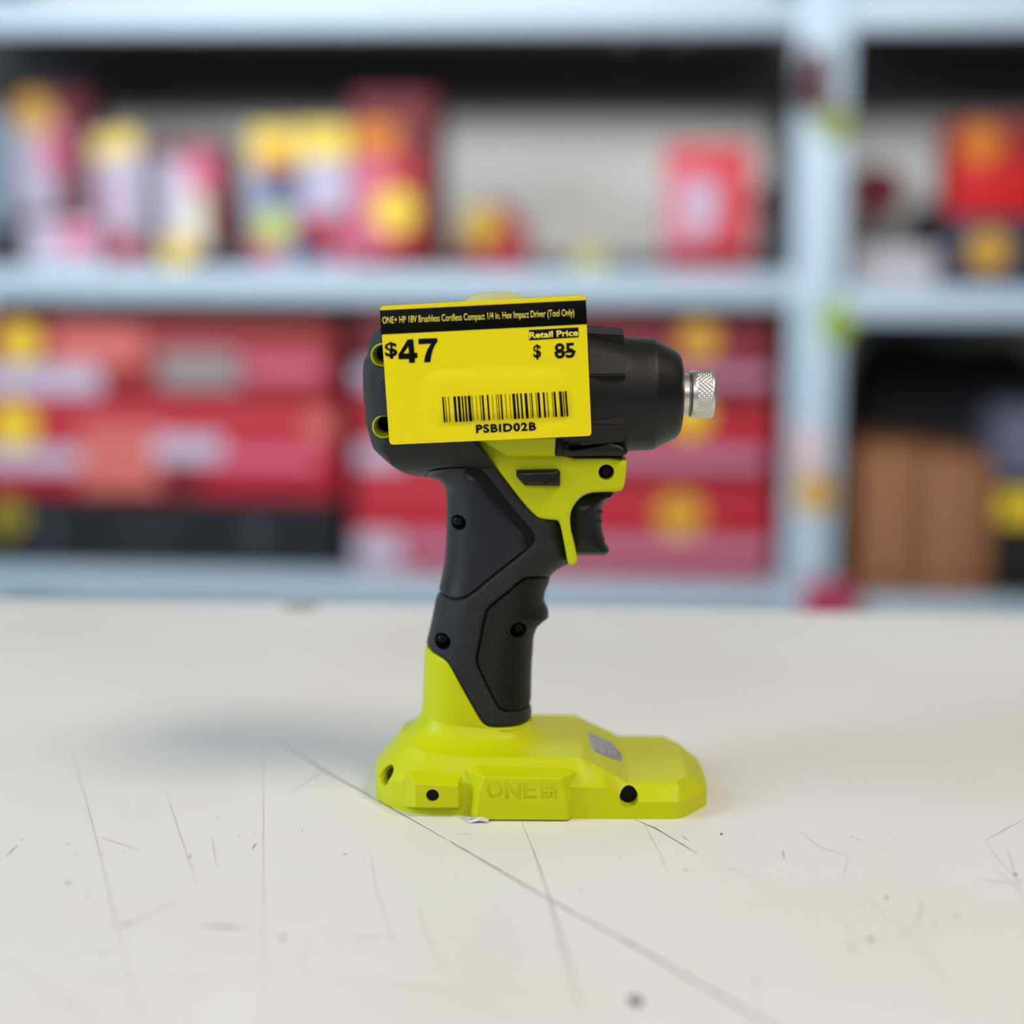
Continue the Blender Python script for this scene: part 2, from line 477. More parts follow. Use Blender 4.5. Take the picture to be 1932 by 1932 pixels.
    bm = bmesh.new(); bm.from_mesh(me)
    n_old = len(bm.faces)
    bm.from_mesh(me2)
    bm.faces.ensure_lookup_table()
    for i, k in enumerate(mi): bm.faces[n_old + i].material_index = 1 + k
    bm.to_mesh(me); bm.free()
    for q in [tm] + cols: me.materials.append(q)
    # frame and legs of the table
    legm = mat('grey_steel_leg', rgb(120, 124, 128), 0.4, 0.6)
    yb = far(0) - 0.06
    for lx in (x0 + 0.05, x1 - 0.05):
        for ly in (yn + 0.05, yb - 0.05):
            box('leg', lx - 0.02, lx + 0.02, ly - 0.02, ly + 0.02, 0, zt - 0.03, legm, root, 0.003)
table()

# ================================================================== RACK
steel_blue = mat('cool_tinted_steel', rgb(166, 184, 196), 0.45, vary=0.06)  # bluish tint puts the cool daylight into the steel colour
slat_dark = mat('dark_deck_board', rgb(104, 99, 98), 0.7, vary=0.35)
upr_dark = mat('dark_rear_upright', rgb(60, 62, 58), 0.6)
DEPTH = 0.76
zTop0 = RK(760, 56)[1]; zTop1 = RK(760, -8)[1]
zMid1 = RK(760, 508)[1]; zMid0 = RK(760, 568)[1]
zLow1 = RK(760, 1086)[1]; zLow0 = RK(760, 1142)[1]
zBack = RK(760, 204, DEPTH)[1]; lipH = RK(760, 480, DEPTH)[1] - zMid1
aP0 = RK(1488, 800)[0]; aP1 = RK(1580, 800)[0]
aL0 = RK(-170, 800)[0]
def rack():
    root = empty('storage_rack', RO, -YAW)
    tag(root, 'pale cool-tinted steel storage rack holding boxed goods behind the table', 'shelving rack')
    aR = aP1 + 1.5
    # posts
    def post(a0, a1, b, m):
        bm = bmesh.new()
        bbox(bm, a0, a1, b, b + 0.012, FLOOR_Z, 1.2, 0.002)
        bbox(bm, a0, a0 + 0.012, b + 0.012, b + 0.07, FLOOR_Z, 1.2)
        bbox(bm, a1 - 0.012, a1, b + 0.012, b + 0.07, FLOOR_Z, 1.2)
        bm_to('post', bm, m, root)
    post(aP0, aP1, 0.0, steel_blue)
    post(aL0 - 0.1, aL0, 0.0, steel_blue)
    post(aR - 0.1, aR, 0.0, steel_blue)
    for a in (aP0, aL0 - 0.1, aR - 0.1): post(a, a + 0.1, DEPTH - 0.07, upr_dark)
    # side braces of the middle frame
    bm = bmesh.new()
    bm.free()
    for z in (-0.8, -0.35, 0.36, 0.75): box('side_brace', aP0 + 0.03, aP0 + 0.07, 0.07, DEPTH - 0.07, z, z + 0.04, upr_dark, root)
    for (a0, a1, dz) in ((aL0, aP0, 0.0), (aP1, aR - 0.1, -0.024)):
        for (z0, z1, dd) in ((zTop0, zTop1, 0), (zMid0, zMid1, dz), (zLow0, zLow1, dz)):
            bm = bmesh.new()
            bbox(bm, a0, a1, 0.004, 0.012, z0 + dd, z1 + dd, 0.002)
            bbox(bm, a0, a1, 0.004, 0.05, z0 + dd, z0 + dd + 0.006)
            bbox(bm, a0, a1, 0.004, 0.03, z1 + dd - 0.006, z1 + dd)
            bm_to('front_beam', bm, steel_blue, root)
            bm = bmesh.new()
            lift = 0.0
            bbox(bm, a0, a1, DEPTH - 0.05, DEPTH, zBack if z1 == zTop1 else z0 + dd, z1 + dd if z1 == zTop1 else z1 + dd + lipH, 0.002)  # top one drawn deep and dark in place of the shaded deck underside
            bm_to('rear_beam', bm, mat('dark_underside_band', rgb(86, 85, 88), 0.6, vary=0.3) if z1 == zTop1 else mat('grey_rear_beam', rgb(104, 112, 120), 0.6), root)
            # deck of boards across the depth
            bm = bmesh.new(); k = a0 + 0.004
            while k < a1 - 0.05:
                e = min(k + 0.118, a1 - 0.004)
                bbox(bm, k, e, 0.03, DEPTH - 0.05, z1 + dd - 0.026, z1 + dd - 0.008, 0.002, 1)
                k += 0.124
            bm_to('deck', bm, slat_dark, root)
    # red guard at the foot of the middle post
    g0 = RK(1512, 1092); g1 = RK(1612, 1150)
    box('post_guard', g0[0], g1[0], -0.03, -0.001, g1[1] - 0.03, g0[1], mat('crimson_plastic', rgb(150, 32, 70), 0.5), root, 0.008)
rack()
DZ_R = -0.024
DECK = {'mid': zMid1 - 0.008, 'low': zLow1 - 0.008, 'midr': zMid1 - 0.008 + DZ_R, 'lowr': zLow1 - 0.008 + DZ_R}

# ================================================================== GOODS ON THE RACK
STK = mat('yellow_sticker', rgb(214, 182, 26), 0.5)
AMB = mat('amber_sticker', rgb(190, 142, 30), 0.5); DUST = mat('dusty_pink_print', rgb(168, 112, 136), 0.5)
STKG = mat('lime_sticker', rgb(160, 180, 40), 0.5)
def cm(name, r, g, b, rough=0.55): return mat(name, tuple(0.72 * c for c in rgb(r, g, b)[:3]) + (1,), rough, spec=0.3)
LAV = cm('white_print', 200, 192, 212); RED = cm('red_card', 186, 32, 50); DRED = cm('dark_red_card', 112, 18, 26)
PINK = cm('pink_print', 226, 110, 140); NAVY = cm('navy_print', 48, 50, 74); ORG = cm('orange_print', 226, 130, 20)
BLK = cm('black_case_plastic', 26, 28, 34); SAL = cm('salmon_print', 214, 112, 104); GRY = cm('grey_print', 150, 146, 146)
BROWN = cm('brown_cardboard', 150, 98, 62, 0.8)

def prism(name, pts, b0, b1, m, parent, bev=0.004):
    """pts = (a, z) outline extruded from b0 to b1, edges bevelled"""
    bm = bmesh.new()
    f = [bm.verts.new((a, b0, z)) for a, z in pts]; k = [bm.verts.new((a, b1, z)) for a, z in pts]
    bm.faces.new(f); bm.faces.new(k[::-1]); n = len(pts)
    for i in range(n): bm.faces.new((f[i], k[i], k[(i + 1) % n], f[(i + 1) % n]))
    bmesh.ops.recalc_face_normals(bm, faces=bm.faces[:])
    if bev: bmesh.ops.bevel(bm, geom=bm.edges[:], offset=bev, segments=2, affect='EDGES', clamp_overlap=True)
    return bm_to(name, bm, m, parent)
def star(cx, cz, r, n=12, k=0.78):
    return [(cx + r * (1 if i % 2 == 0 else k) * math.cos(math.pi * i / n), cz + r * (1 if i % 2 == 0 else k) * math.sin(math.pi * i / n)) for i in range(2 * n)]
def goods(name, label, cat, rect, b, dd, m, base, panels=(), stickers=(), group=None, shape='box', z_on=None, extra=None):
    """package standing on a rack deck; rect = (u0, v0, u1, v1) of its front face at plane b"""
    u0, v0, u1, v1 = rect
    um = (u0 + u1) / 2
    a0 = RK(u0, (v0 + v1) / 2, b)[0]; a1 = RK(u1, (v0 + v1) / 2, b)[0]
    z1 = RK(um, v0, b)[1]
    z0 = DECK[base] if z_on is None else z_on
    z0 += 0.0006
    c = (a0 + a1) / 2
    p = RO + A_AX * c + B_AX * b
    root = empty(name, (p.x, p.y, z0), -YAW)
    tag(root, label, cat, group)
    h = z1 - z0; w_ = (a1 - a0) / 2
    if shape == 'box':
        box('carton', -w_, w_, 0, dd, 0, h, m, root, 0.004)
    elif shape == 'blister':
        # hang card with a hole-punched head and a bulging bubble
        prism('card', [(-w_, 0.0), (w_, 0.0), (w_, h * 0.93), (w_ * 0.8, h), (-w_ * 0.8, h), (-w_, h * 0.93)], dd * 0.55, dd * 0.62, m, root, 0.001)
        prism('bubble', [(-w_ * 0.86, 0.0), (w_ * 0.86, 0.0), (w_ * 0.86, h * 0.6), (w_ * 0.6, h * 0.78), (-w_ * 0.6, h * 0.78), (-w_ * 0.86, h * 0.6)], 0.003, dd * 0.55, m, root, 0.008)
        box('back_shell', -w_ * 0.8, w_ * 0.8, dd * 0.62, dd, 0, h * 0.6, m, root, 0.006)
    elif shape == 'case':
        prism('lower_shell', [(-w_, 0.0), (w_, 0.0), (w_, h * 0.48), (-w_, h * 0.48)], 0.0, dd, m, root, 0.012)
        prism('lid', [(-w_, h * 0.49), (w_, h * 0.49), (w_ * 0.98, h), (-w_ * 0.98, h)], 0.0, dd, m, root, 0.012)
        for s in (-0.55, 0.55): box('latch', s * w_ - 0.02, s * w_ + 0.02, -0.012, 0.0, h * 0.36, h * 0.62, mat('grey_latch', rgb(52, 56, 72), 0.45), root, 0.003)
        bm = bmesh.new()
        bbox(bm, -0.07, 0.07, -0.035, -0.022, h * 0.44, h * 0.53, 0.005); bbox(bm, -0.07, -0.055, -0.03, 0.004, h * 0.44, h * 0.53); bbox(bm, 0.055, 0.07, -0.03, 0.004, h * 0.44, h * 0.53)
        bm_to('handle', bm, MATS['grey_latch'], root)
    elif shape == 'dome':
        bm = bmesh.new()
        n = 14
        pts = [(-w_, 0)] + [(-w_ * math.cos(math.pi * i / n), h * 0.15 + h * 0.85 * math.sin(math.pi * i / n) ** 0.8) for i in range(n + 1)] + [(w_, 0)]
        bm.free()
        prism('body', pts, 0.0, dd, m, root, 0.01)
    elif shape == 'tool':
        # pistol shaped power tool standing on its battery
        prism('body', [(-w_ * 0.95, h * 0.62), (w_ * 0.3, h * 0.58), (w_ * 0.95, h * 0.66), (w_ * 0.95, h * 0.86), (w_ * 0.3, h), (-w_ * 0.8, h * 0.98), (-w_ * 0.98, h * 0.84)], 0.01, dd - 0.01, m, root, 0.01)
        prism('grip', [(-w_ * 0.5, h * 0.2), (w_ * 0.15, h * 0.2), (w_ * 0.25, h * 0.62), (-w_ * 0.35, h * 0.62)], 0.02, dd - 0.02, BLK, root, 0.008)
        box('battery', -w_ * 0.75, w_ * 0.7, 0, dd, 0, h * 0.22, m, root, 0.008)
    elif shape == 'bag':
        n = 10
        pts = [(-w_ * 0.98, 0)] + [(w_ * 0.98, 0)] + [(w_, h * 0.35), (w_ * 0.96, h * 0.8), (w_ * 0.8, h * 0.97), (w_ * 0.2, h * 0.93), (-w_ * 0.3, h), (-w_ * 0.85, h * 0.95), (-w_ * 0.98, h * 0.7), (-w_, h * 0.3)]
        prism('body', pts, 0.0, dd, m, root, 0.02)
        prism('front_pocket', [(-w_ * 0.6, 0.02), (w_ * 0.6, 0.02), (w_ * 0.6, h * 0.5), (-w_ * 0.6, h * 0.5)], -0.03, 0.0, m, root, 0.01)
    lay = 0
    ofs = 0.0
    for (pu0, pv0, pu1, pv1, pm, pn) in panels:
        lay += 1
        x0 = RK(pu0, (pv0 + pv1) / 2, b)[0] - c; x1 = RK(pu1, (pv0 + pv1) / 2, b)[0] - c
        q1 = RK((pu0 + pu1) / 2, pv0, b)[1] - z0; q0 = RK((pu0 + pu1) / 2, pv1, b)[1] - z0
        x0, x1 = max(x0, -w_ + 0.001), min(x1, w_ - 0.001); q0, q1 = max(q0, 0.001), min(q1, h - 0.001)
        box(pn, x0, x1, -0.0006 * lay - ofs - 0.0004, 0.0045 - ofs, q0, q1, pm, root)
    for (su, sv, sr, sm) in stickers:
        lay += 1
        x, q = RK(su, sv, b); r = sr * (CAM - (RO + B_AX * b)).length / F
        x -= c; q -= z0
        r = min(r, h * 0.47, w_ * 0.96); q = min(max(q, r + 0.001), h - r - 0.001); x = min(max(x, -w_ + r), w_ - r)
        prism('price_sticker', star(x, q, r), -0.0006 * lay - 0.002, 0.0045, sm, root, 0)
    return root, z0 + h

g1 = 'goods on the upper shelf left of the post'
goods('foil_pouch', 'pale blue pouch at the far left end of the upper shelf', 'pouch', (-60, 195, 20, 500), 0.40, 0.14, cm('pale_blue_film', 160, 190, 214, 0.35), 'mid', shape='bag')
goods('tool_case', 'small black-brown case lying at the front of the upper shelf, left edge of the picture', 'case', (-60, 436, 34, 500), 0.04, 0.20, cm('black_brown_plastic', 40, 28, 20), 'mid', shape='case')
goods('blister_pack', 'tall dark red pack with a pink-white face, left end of the upper shelf', 'package', (24, 170, 166, 490), 0.34, 0.14, DRED, 'mid',
      [(26, 215, 110, 400, LAV, 'label_panel'), (80, 230, 120, 330, PINK, 'label_panel')], [(55, 205, 44, AMB)], g1)
goods('parts_box', 'flat white and pink box lying in front of the tall dark red pack', 'box', (48, 418, 190, 500), 0.04, 0.24, LAV, 'mid',
      [(110, 430, 190, 470, PINK, 'label_panel'), (60, 470, 120, 498, LAV, 'label_panel')], (), g1)
goods('blister_pack', 'slim white pack with a yellow header and a red foot, beside the flat pink box', 'package', (214, 245, 264, 500), 0.06, 0.12, LAV, 'mid',
      [(214, 247, 258, 290, STK, 'header'), (214, 440, 260, 498, RED, 'foot_panel')], (), g1)
goods('blister_pack', 'white pack under a yellow sticker just right of the tall dark red pack', 'package', (170, 250, 226, 500), 0.30, 0.1, LAV, 'mid',
      [(200, 330, 225, 470, PINK, 'label_panel')], [(210, 268, 36, STK)], g1)
goods('hang_pack', 'dark red pack with a slanting white face and a yellow sticker at its foot', 'package', (300, 268, 428, 500), 0.10, 0.14, DRED, 'mid',
      [(302, 300, 372, 470, LAV, 'label_panel'), (350, 290, 405, 360, PINK, 'label_panel'), (345, 365, 392, 470, cm('cream_print', 226, 222, 196), 'label_panel')], [(330, 482, 34, STK)], g1)
goods('battery_pack', 'small black block in front of the dark red pack with the slanting white face', 'battery', (398, 448, 452, 500), 0.02, 0.07, BLK, 'mid', shape='case')
goods('hang_pack', 'blue-white pack with yellow-orange header, dark print and a lime sticker', 'package', (470, 238, 560, 500), 0.12, 0.14, cm('blue_white_print', 150, 156, 196), 'mid',
      [(472, 240, 558, 318, STK, 'header'), (490, 285, 545, 318, ORG, 'header_print'), (505, 320, 558, 372, NAVY, 'label_panel'), (472, 440, 528, 498, PINK, 'foot_panel')], [(518, 428, 38, STKG)], g1)
goods('hang_pack', 'white pack with a yellow header between the blue-white pack and the tallest red box', 'package', (563, 234, 660, 500), 0.12, 0.14, cm('pale_violet_print', 186, 178, 206), 'mid',
      [(565, 236, 658, 300, STK, 'header'), (600, 305, 655, 400, LAV, 'label_panel'), (565, 405, 655, 450, RED, 'label_panel'), (565, 450, 625, 495, NAVY, 'foot_panel'), (625, 450, 656, 498, PINK, 'foot_panel')], (), g1)
goods('product_box', 'tallest dark red box with a yellow band and star sticker, upper shelf', 'box', (666, 172, 818, 500), 0.12, 0.22, DRED, 'mid',
      [(668, 232, 748, 292, ORG, 'band'), (668, 300, 735, 480, PINK, 'label_panel'), (730, 290, 790, 470, RED, 'label_panel')], [(745, 398, 48, STK)], g1)
goods('tape_dispenser', 'low rounded red tool with a yellow sticker, right of the tallest red box', 'tool', (866, 382, 992, 480), 0.30, 0.16, RED, 'mid', (), [(892, 408, 40, STK)], g1, shape='dome')
goods('product_box', 'lone bright red box with a white label, on the upper shelf near the post', 'box', (1254, 272, 1418, 500), 0.12, 0.26, cm('bright_red_card', 222, 66, 78), 'mid',
      [(1256, 330, 1345, 460, cm('rose_print', 226, 140, 160), 'label_panel'), (1300, 345, 1352, 430, LAV, 'label_panel'), (1256, 470, 1416, 498, DRED, 'foot_panel')], (), g1)
goods('tool_shaped_item', 'dark narrow tool-shaped stand-in for the shaded side of the lone red box, beside the rack post', 'tool', (1424, 340, 1478, 500), 0.14, 0.12, cm('box_side_shade', 62, 34, 36), 'mid', shape='tool', group=g1)  # added dark piece standing in for the red box's shaded right side
goods('shelf_label', 'small yellow price label standing at the front edge of the upper shelf', 'label', (1084, 468, 1142, 505), 0.015, 0.004, cm('olive_yellow_card', 186, 180, 90), 'mid')

g2 = 'goods on the upper shelf right of the post'
goods('parts_box', 'flat white box lying on the upper shelf right of the post', 'box', (1606, 468, 1770, 530), 0.09, 0.22, cm('pale_grey_card', 206, 200, 208), 'midr', (), (), g2)
goods('tool_shaped_item', 'dark red power tool standing behind the flat white box', 'tool', (1612, 308, 1712, 500), 0.34, 0.14, cm('dark_red_plastic', 120, 16, 22), 'midr', (), (), g2, shape='tool')
goods('battery_charger', 'black charger lump between the dark red power tool and the red boxes', 'charger', (1716, 385, 1812, 500), 0.30, 0.16, BLK, 'midr', (), (), g2, shape='dome')
_, ztop = goods('product_box', 'dark navy box with a yellow sticker under the bright red box at the right edge', 'box', (1790, 408, 2010, 530), 0.06, 0.2, NAVY, 'midr', (), [(1865, 474, 42, AMB)], g2)
goods('product_box', 'bright red box with an orange sticker, on top of the navy box', 'box', (1800, 228, 2000, 405), 0.06, 0.2, cm('scarlet_card', 214, 20, 22), 'midr',
      [(1802, 230, 1998, 300, cm('brick_red_print', 150, 30, 26), 'band')], [(1850, 262, 40, ORG)], g2, z_on=ztop)

g3 = 'long red boxes stacked at the left of the lower shelf'
_, z = goods('tool_case', 'wide black case under the two long red boxes on the lower shelf', 'case', (-60, 938, 648, 1070), 0.05, 0.40, BLK, 'low', (), [(14, 950, 42, cm('olive_sticker', 150, 136, 36))], None, shape='case')
_, z = goods('kit_box', 'long pinkish red box lying directly on the wide black case', 'box', (-60, 756, 634, 935), 0.06, 0.42, RED, 'low',
      [(-58, 845, 150, 885, LAV, 'label_stripe'), (150, 800, 300, 925, SAL, 'label_panel'), (290, 822, 420, 870, LAV, 'label_stripe'), (420, 850, 600, 880, PINK, 'label_stripe'), (300, 880, 380, 925, DRED, 'label_panel'), (575, 780, 630, 830, SAL, 'label_panel')],
      [(28, 790, 50, STK)], g3, z_on=z)
_, z = goods('kit_box', 'long dull red box topmost of the stack at the left of the lower shelf', 'box', (-60, 606, 630, 750), 0.06, 0.42, cm('dull_red_card', 150, 36, 40), 'low',
      [(-58, 690, 190, 742, LAV, 'label_stripe'), (100, 620, 270, 690, SAL, 'label_panel'), (300, 665, 450, 730, GRY, 'label_panel'), (460, 680, 610, 712, PINK, 'label_stripe')],
      [(40, 632, 42, STK)], g3, z_on=z)
g4 = 'wide red boxes stacked behind the impact driver'
_, z = goods('kit_box', 'bottom red box with a white foot stripe in the stack behind the driver', 'box', (668, 892, 1456, 1070), 0.07, 0.42, RED, 'low',
      [(670, 1006, 760, 1066, LAV, 'label_stripe'), (770, 1016, 1454, 1050, DUST, 'label_stripe'), (1120, 896, 1454, 912, DRED, 'label_stripe')], [(1282, 972, 50, AMB)], g4)
_, z = goods('kit_box', 'middle red box with a white foot stripe in the stack behind the driver', 'box', (672, 742, 1456, 888), 0.07, 0.42, RED, 'low',
      [(674, 838, 760, 880, LAV, 'label_stripe'), (770, 846, 1440, 876, DUST, 'label_stripe'), (1120, 744, 1440, 770, DRED, 'label_stripe')], [(1302, 782, 40, STK)], g4, z_on=z)
_, z = goods('kit_box', 'topmost dark red box in the stack behind the driver', 'box', (670, 598, 1458, 738), 0.07, 0.42, DRED, 'low',
      [(672, 690, 760, 728, LAV, 'label_stripe'), (770, 694, 1456, 722, DUST, 'label_stripe'), (1120, 645, 1440, 682, cm('maroon_print', 140, 34, 56), 'label_panel')], [(1320, 630, 40, AMB)], g4, z_on=z)
g5 = 'goods on the lower shelf right of the post'
goods('gear_bag', 'large black gear bag filling the dark void at the back of the lower shelf right of the post', 'bag', (1612, 640, 1990, 1000), 0.40, 0.3, cm('black_canvas', 30, 31, 36, 0.8), 'lowr', shape='bag', group=g5)  # real bag, drawn larger so its black fills the dark bay void
goods('carton', 'wider brown cardboard carton on the lower shelf beside the post', 'box', (1612, 846, 1742, 1085), 0.05, 0.3, BROWN, 'lowr', [(1668, 850, 1690, 1080, cm('brown_tape', 176, 124, 88), 'tape')], (), g5)
goods('carton', 'narrow brown cardboard carton in the middle of the three brown cartons', 'box', (1746, 862, 1822, 1085), 0.05, 0.3, cm('tan_cardboard', 160, 108, 74, 0.8), 'lowr', [(1776, 866, 1790, 1080, MATS['brown_tape'], 'tape')], (), g5)
goods('carton', 'slimmest brown cardboard carton, rightmost of the three brown cartons', 'box', (1826, 868, 1872, 1085), 0.05, 0.3, BROWN, 'lowr', [(1844, 872, 1854, 1080, MATS['brown_tape'], 'tape')], (), g5)
_, z = goods('tool_case', 'black case with a yellow label at the bottom right corner of the rack', 'case', (1882, 925, 2010, 1085), 0.05, 0.3, cm('brown_black_plastic', 30, 24, 18), 'lowr', [(1884, 928, 1990, 985, STK, 'label_panel')], (), g5)
goods('spare_case', 'grey-violet case on top of the black case with the yellow label', 'case', (1884, 770, 2010, 920), 0.10, 0.24, cm('grey_violet_plastic', 112, 112, 134), 'lowr', (), (), g5, shape='bag', z_on=z)

# stickers and things on the middle post
def post_item(name, label, cat, pts_px, m, b=-0.004, th=0.003):
    P = [RK(u, v, b) for u, v in pts_px]
    ca = sum(p[0] for p in P) / len(P); cz = sum(p[1] for p in P) / len(P)
    p = RO + A_AX * ca + B_AX * b
    o = prism(name, [(q[0] - ca, q[1] - cz) for q in P], 0, th, m, None, 0)
    o.location = (p.x, p.y, cz); o.rotation_euler = (0, 0, -YAW)
    return tag(o, label, cat)
def oval(cu, cv, ru, rv, n=20): return [(cu + ru * math.cos(2 * math.pi * i / n), cv - rv * math.sin(2 * math.pi * i / n)) for i in range(n)]
post_item('price_sticker', 'lime sticker on the rack post level with the upper shelf goods', 'sticker', oval(1574, 235, 36, 34), cm('olive_green_sticker', 142, 152, 56))
post_item('price_sticker', 'oval green sticker on the rack post just under the upper shelf', 'sticker', oval(1576, 606, 30, 42), cm('green_sticker', 150, 178, 40))
post_item('price_sticker', 'yellow-orange sticker low on the rack post beside the brown cartons', 'sticker', oval(1535, 930, 34, 44), AMB)
post_item('paper_label', 'pale pink paper label on the rack post above the yellow-orange sticker', 'label', [(1492, 810), (1550, 806), (1552, 895), (1494, 899)], cm('pale_pink_paper', 226, 196, 200))
post_item('work_glove', 'dark red glove hanging on the rack post near the top of the picture', 'glove', [(1522, 92), (1560, 88), (1566, 150), (1560, 205), (1518, 212), (1506, 180), (1514, 130)], cm('dark_red_cloth', 84, 30, 30, 0.9), b=-0.03, th=0.026)
# scrap on the far edge of the table
p = G(575, 1131)
sc_ = bmesh.new(); bmesh.ops.create_icosphere(sc_, subdivisions=2, radius=1.0)
for v in sc_.verts: v.co = Vector((v.co.x * 0.0105 * random.uniform(.85, 1.1), v.co.y * 0.006, max(0, v.co.z * 0.0035 * random.uniform(.8, 1.1))))
so = bm_to('debris_scrap', sc_, cm('grey_brown_scrap', 150, 138, 130, 0.9)); so.location = (p.x, p.y - 0.02, 0.0001)
tag(so, 'small grey-brown scrap lying at the far edge of the table', 'scrap')

# ================================================================== IMPACT DRIVER
PXM = 0.632 / F                       # metres per pixel at the front of the tool
tool = empty('impact_driver', (-0.012, 0, 0))
tag(tool, 'lime green and black cordless impact driver standing upright on the white table', 'power tool')
TOOLX = tool.location.x
def into_tool(o):
    """built in world coordinates; parent keeps it in place"""
    o.parent = tool; o.matrix_parent_inverse = Matrix.Translation((-TOOLX, 0, 0))
    return o
_shell, _pydata, _box, _lathe, _bm_to = shell, pydata, box, lathe, bm_to
MINT = 0.0004
SCREWS = {'inlay': [(865, 986, 14.5)], 'mid': [(1144, 891, 15)], 'over': [(835, 1210, 15.5)], 'grip': [(978, 1188, 15.5)]}
def scr(key):
    out = []
    for (u, v, r) in SCREWS[key]:
        c = surf([(u, v)])[0]; out.append((c, r * PXM * 1.03))
    return out

INLAY_PX = [(806, 889), (830, 886), (852, 883.5), (893, 884), (908, 890), (924, 908), (955, 948), (982, 981), (1004, 1005.6), (1007, 1018), (1001, 1030.5),
            (966, 1057), (924, 1090.5), (887, 1121.6), (868, 1130), (848, 1128), (831, 1119.5), (828, 1113), (829, 1107), (835, 1082), (839, 1057), (841, 1026),
            (842, 985), (842, 943), (840, 925), (835, 915), (827, 908), (812, 903), (804, 899)]
OVER_PX = [(1112, 603), (1060, 592), (760, 594), (730, 606), (716, 616), (697, 637), (694, 652), (695, 667), (688, 676), (684, 695), (684, 720), (685, 745), (688, 773), (689, 797),
           (695, 816), (700, 838), (708, 853), (725, 868), (744, 883), (764, 894), (779, 899), (800, 900), (804, 895), (810, 887), (830, 884), (852, 882), (894, 882), (911, 889), (926, 907), (957, 947), (984, 980),
           (1006, 1004.6), (1010, 1018), (1003, 1032), (968, 1059), (926, 1092.5), (889, 1124), (868, 1133), (848, 1131), (831, 1122), (824, 1124),
           (823, 1128), (812, 1182), (804, 1213), (805, 1217), (814, 1228), (827, 1236), (838, 1242), (848, 1252), (872, 1297), (890, 1328), (907, 1358), (918, 1369), (937, 1371.5), (965, 1371),
           (987, 1366.5), (998, 1360), (1003, 1354), (1002.5, 1331), (984, 1340.5), (955.6, 1344), (944, 1339), (934, 1325.6), (913, 1281.7), (897.5, 1250), (903, 1220), (916, 1155), (922, 1145.5),
           (945, 1128), (979, 1099), (990, 1090.5), (1017, 1088.5), (1038, 1090), (1041, 1086), (1053, 1075), (1070, 1064), (1066, 1039), (1057, 993), (1052.6, 982), (1048, 981), (1019, 979.5), (1008, 974),
           (985, 949), (944, 895), (902.5, 841), (884, 815), (1112, 815)]
MID_PX = [(886, 815), (903.5, 840), (945, 894), (986, 948), (1009, 972.5), (1019.5, 978), (1048.5, 980), (1053.6, 981.5), (1058, 993), (1067, 1039), (1071, 1063.6), (1079.5, 1066), (1087, 1061.5), (1089, 1053),
          (1083.6, 1026), (1076, 997), (1075, 968), (1083.6, 950), (1096, 936), (1110.6, 929), (1131, 927), (1166, 926.5), (1175, 922), (1179, 908), (1181, 885), (1183, 863), (1050, 863), (1049, 815)]
GRIP_PX = [(991, 1092), (1017, 1090), (1037.6, 1091), (1037, 1096), (1028, 1117), (1026, 1134), (1034, 1148), (1035.5, 1163), (1028, 1171.5), (1017, 1180.5), (1011, 1188.5), (1007, 1202), (1005, 1233), (1004, 1246), (1002.6, 1284), (1002, 1329),
           (983.6, 1338.5), (955.6, 1342), (944.5, 1336.6), (935, 1323.6), (914.6, 1280.7), (899, 1249), (905, 1220), (918, 1155), (924, 1146.6), (946, 1129), (980, 1100)]
SLEEVE_PX = [(804, 1218), (814, 1230), (827, 1238), (838, 1244), (848, 1254), (871, 1298), (889, 1330), (906, 1360), (917, 1371), (937, 1373.5), (965, 1373), (988, 1368), (999, 1362), (1004, 1356), (1006, 1400), (794, 1400), (796, 1339), (798, 1302), (800, 1246), (801, 1228)]

def inset_poly(P, q):
    P = resample(np.array(P), 0.002)
    if area2(P) < 0: P = P[::-1]
    t = np.roll(P, -1, axis=0) - np.roll(P, 1, axis=0); t /= np.hypot(t[:, 0], t[:, 1])[:, None]
    Y = P + np.stack([-t[:, 1], t[:, 0]], 1) * q
    Y = Y[inside(Y, P)]
    return Y[pdist(Y, P) > q * 0.9]
allscr = [s for k in SCREWS for s in scr(k)]
# dark core that shows in the grooves between the shells
core_px = [(760, 870)] + [p for p in SIL_PX if p[1] > 895 and p[0] < 1060] + [(1071, 1064), (1084, 1050), (1070, 968), (1084, 950), (1111, 925), (1165, 915), (1165, 850), (1000, 830), (860, 830)]
core_px = [p for p in SIL_PX if 899 <= p[1] <= 1405 and p[0] < 1004 and p[0] < 900] + [p for p in SIL_PX if p[1] >= 1060 and p[0] > 900] + [(1079, 1052), (1070, 1000), (1068, 960), (1078, 940), (1100, 924), (1160, 915), (1168, 850), (1000, 840), (900, 850), (800, 870)]
CORE = inset_poly(flat(core_px), 0.0009)
into_tool(shell('inner_core', CORE, lambda X: np.maximum(t_handle(X) - 0.0014, MINT), VOID, s=0.0016, insets=(0.0006,), holes=[circle(c, r) for c, r in allscr]))

def panel(name, P, m, off=0.0, fn=t_body, drop=0.0009, width=0.0009, holes=(), s=0.0008, smooth=50, mod=None):
    P = np.array(P)
    def dep(X):
        d = fn(X) + off - edge_drop(X, P, drop, width)
        if mod is not None: d = d - mod(X)
        return np.maximum(d, MINT)
    return into_tool(shell(name, P, dep, m, s=s, insets=(0.00015, 0.00035, 0.0006, 0.0010), holes=[circle(c, r) for c, r in holes], smooth=smooth))

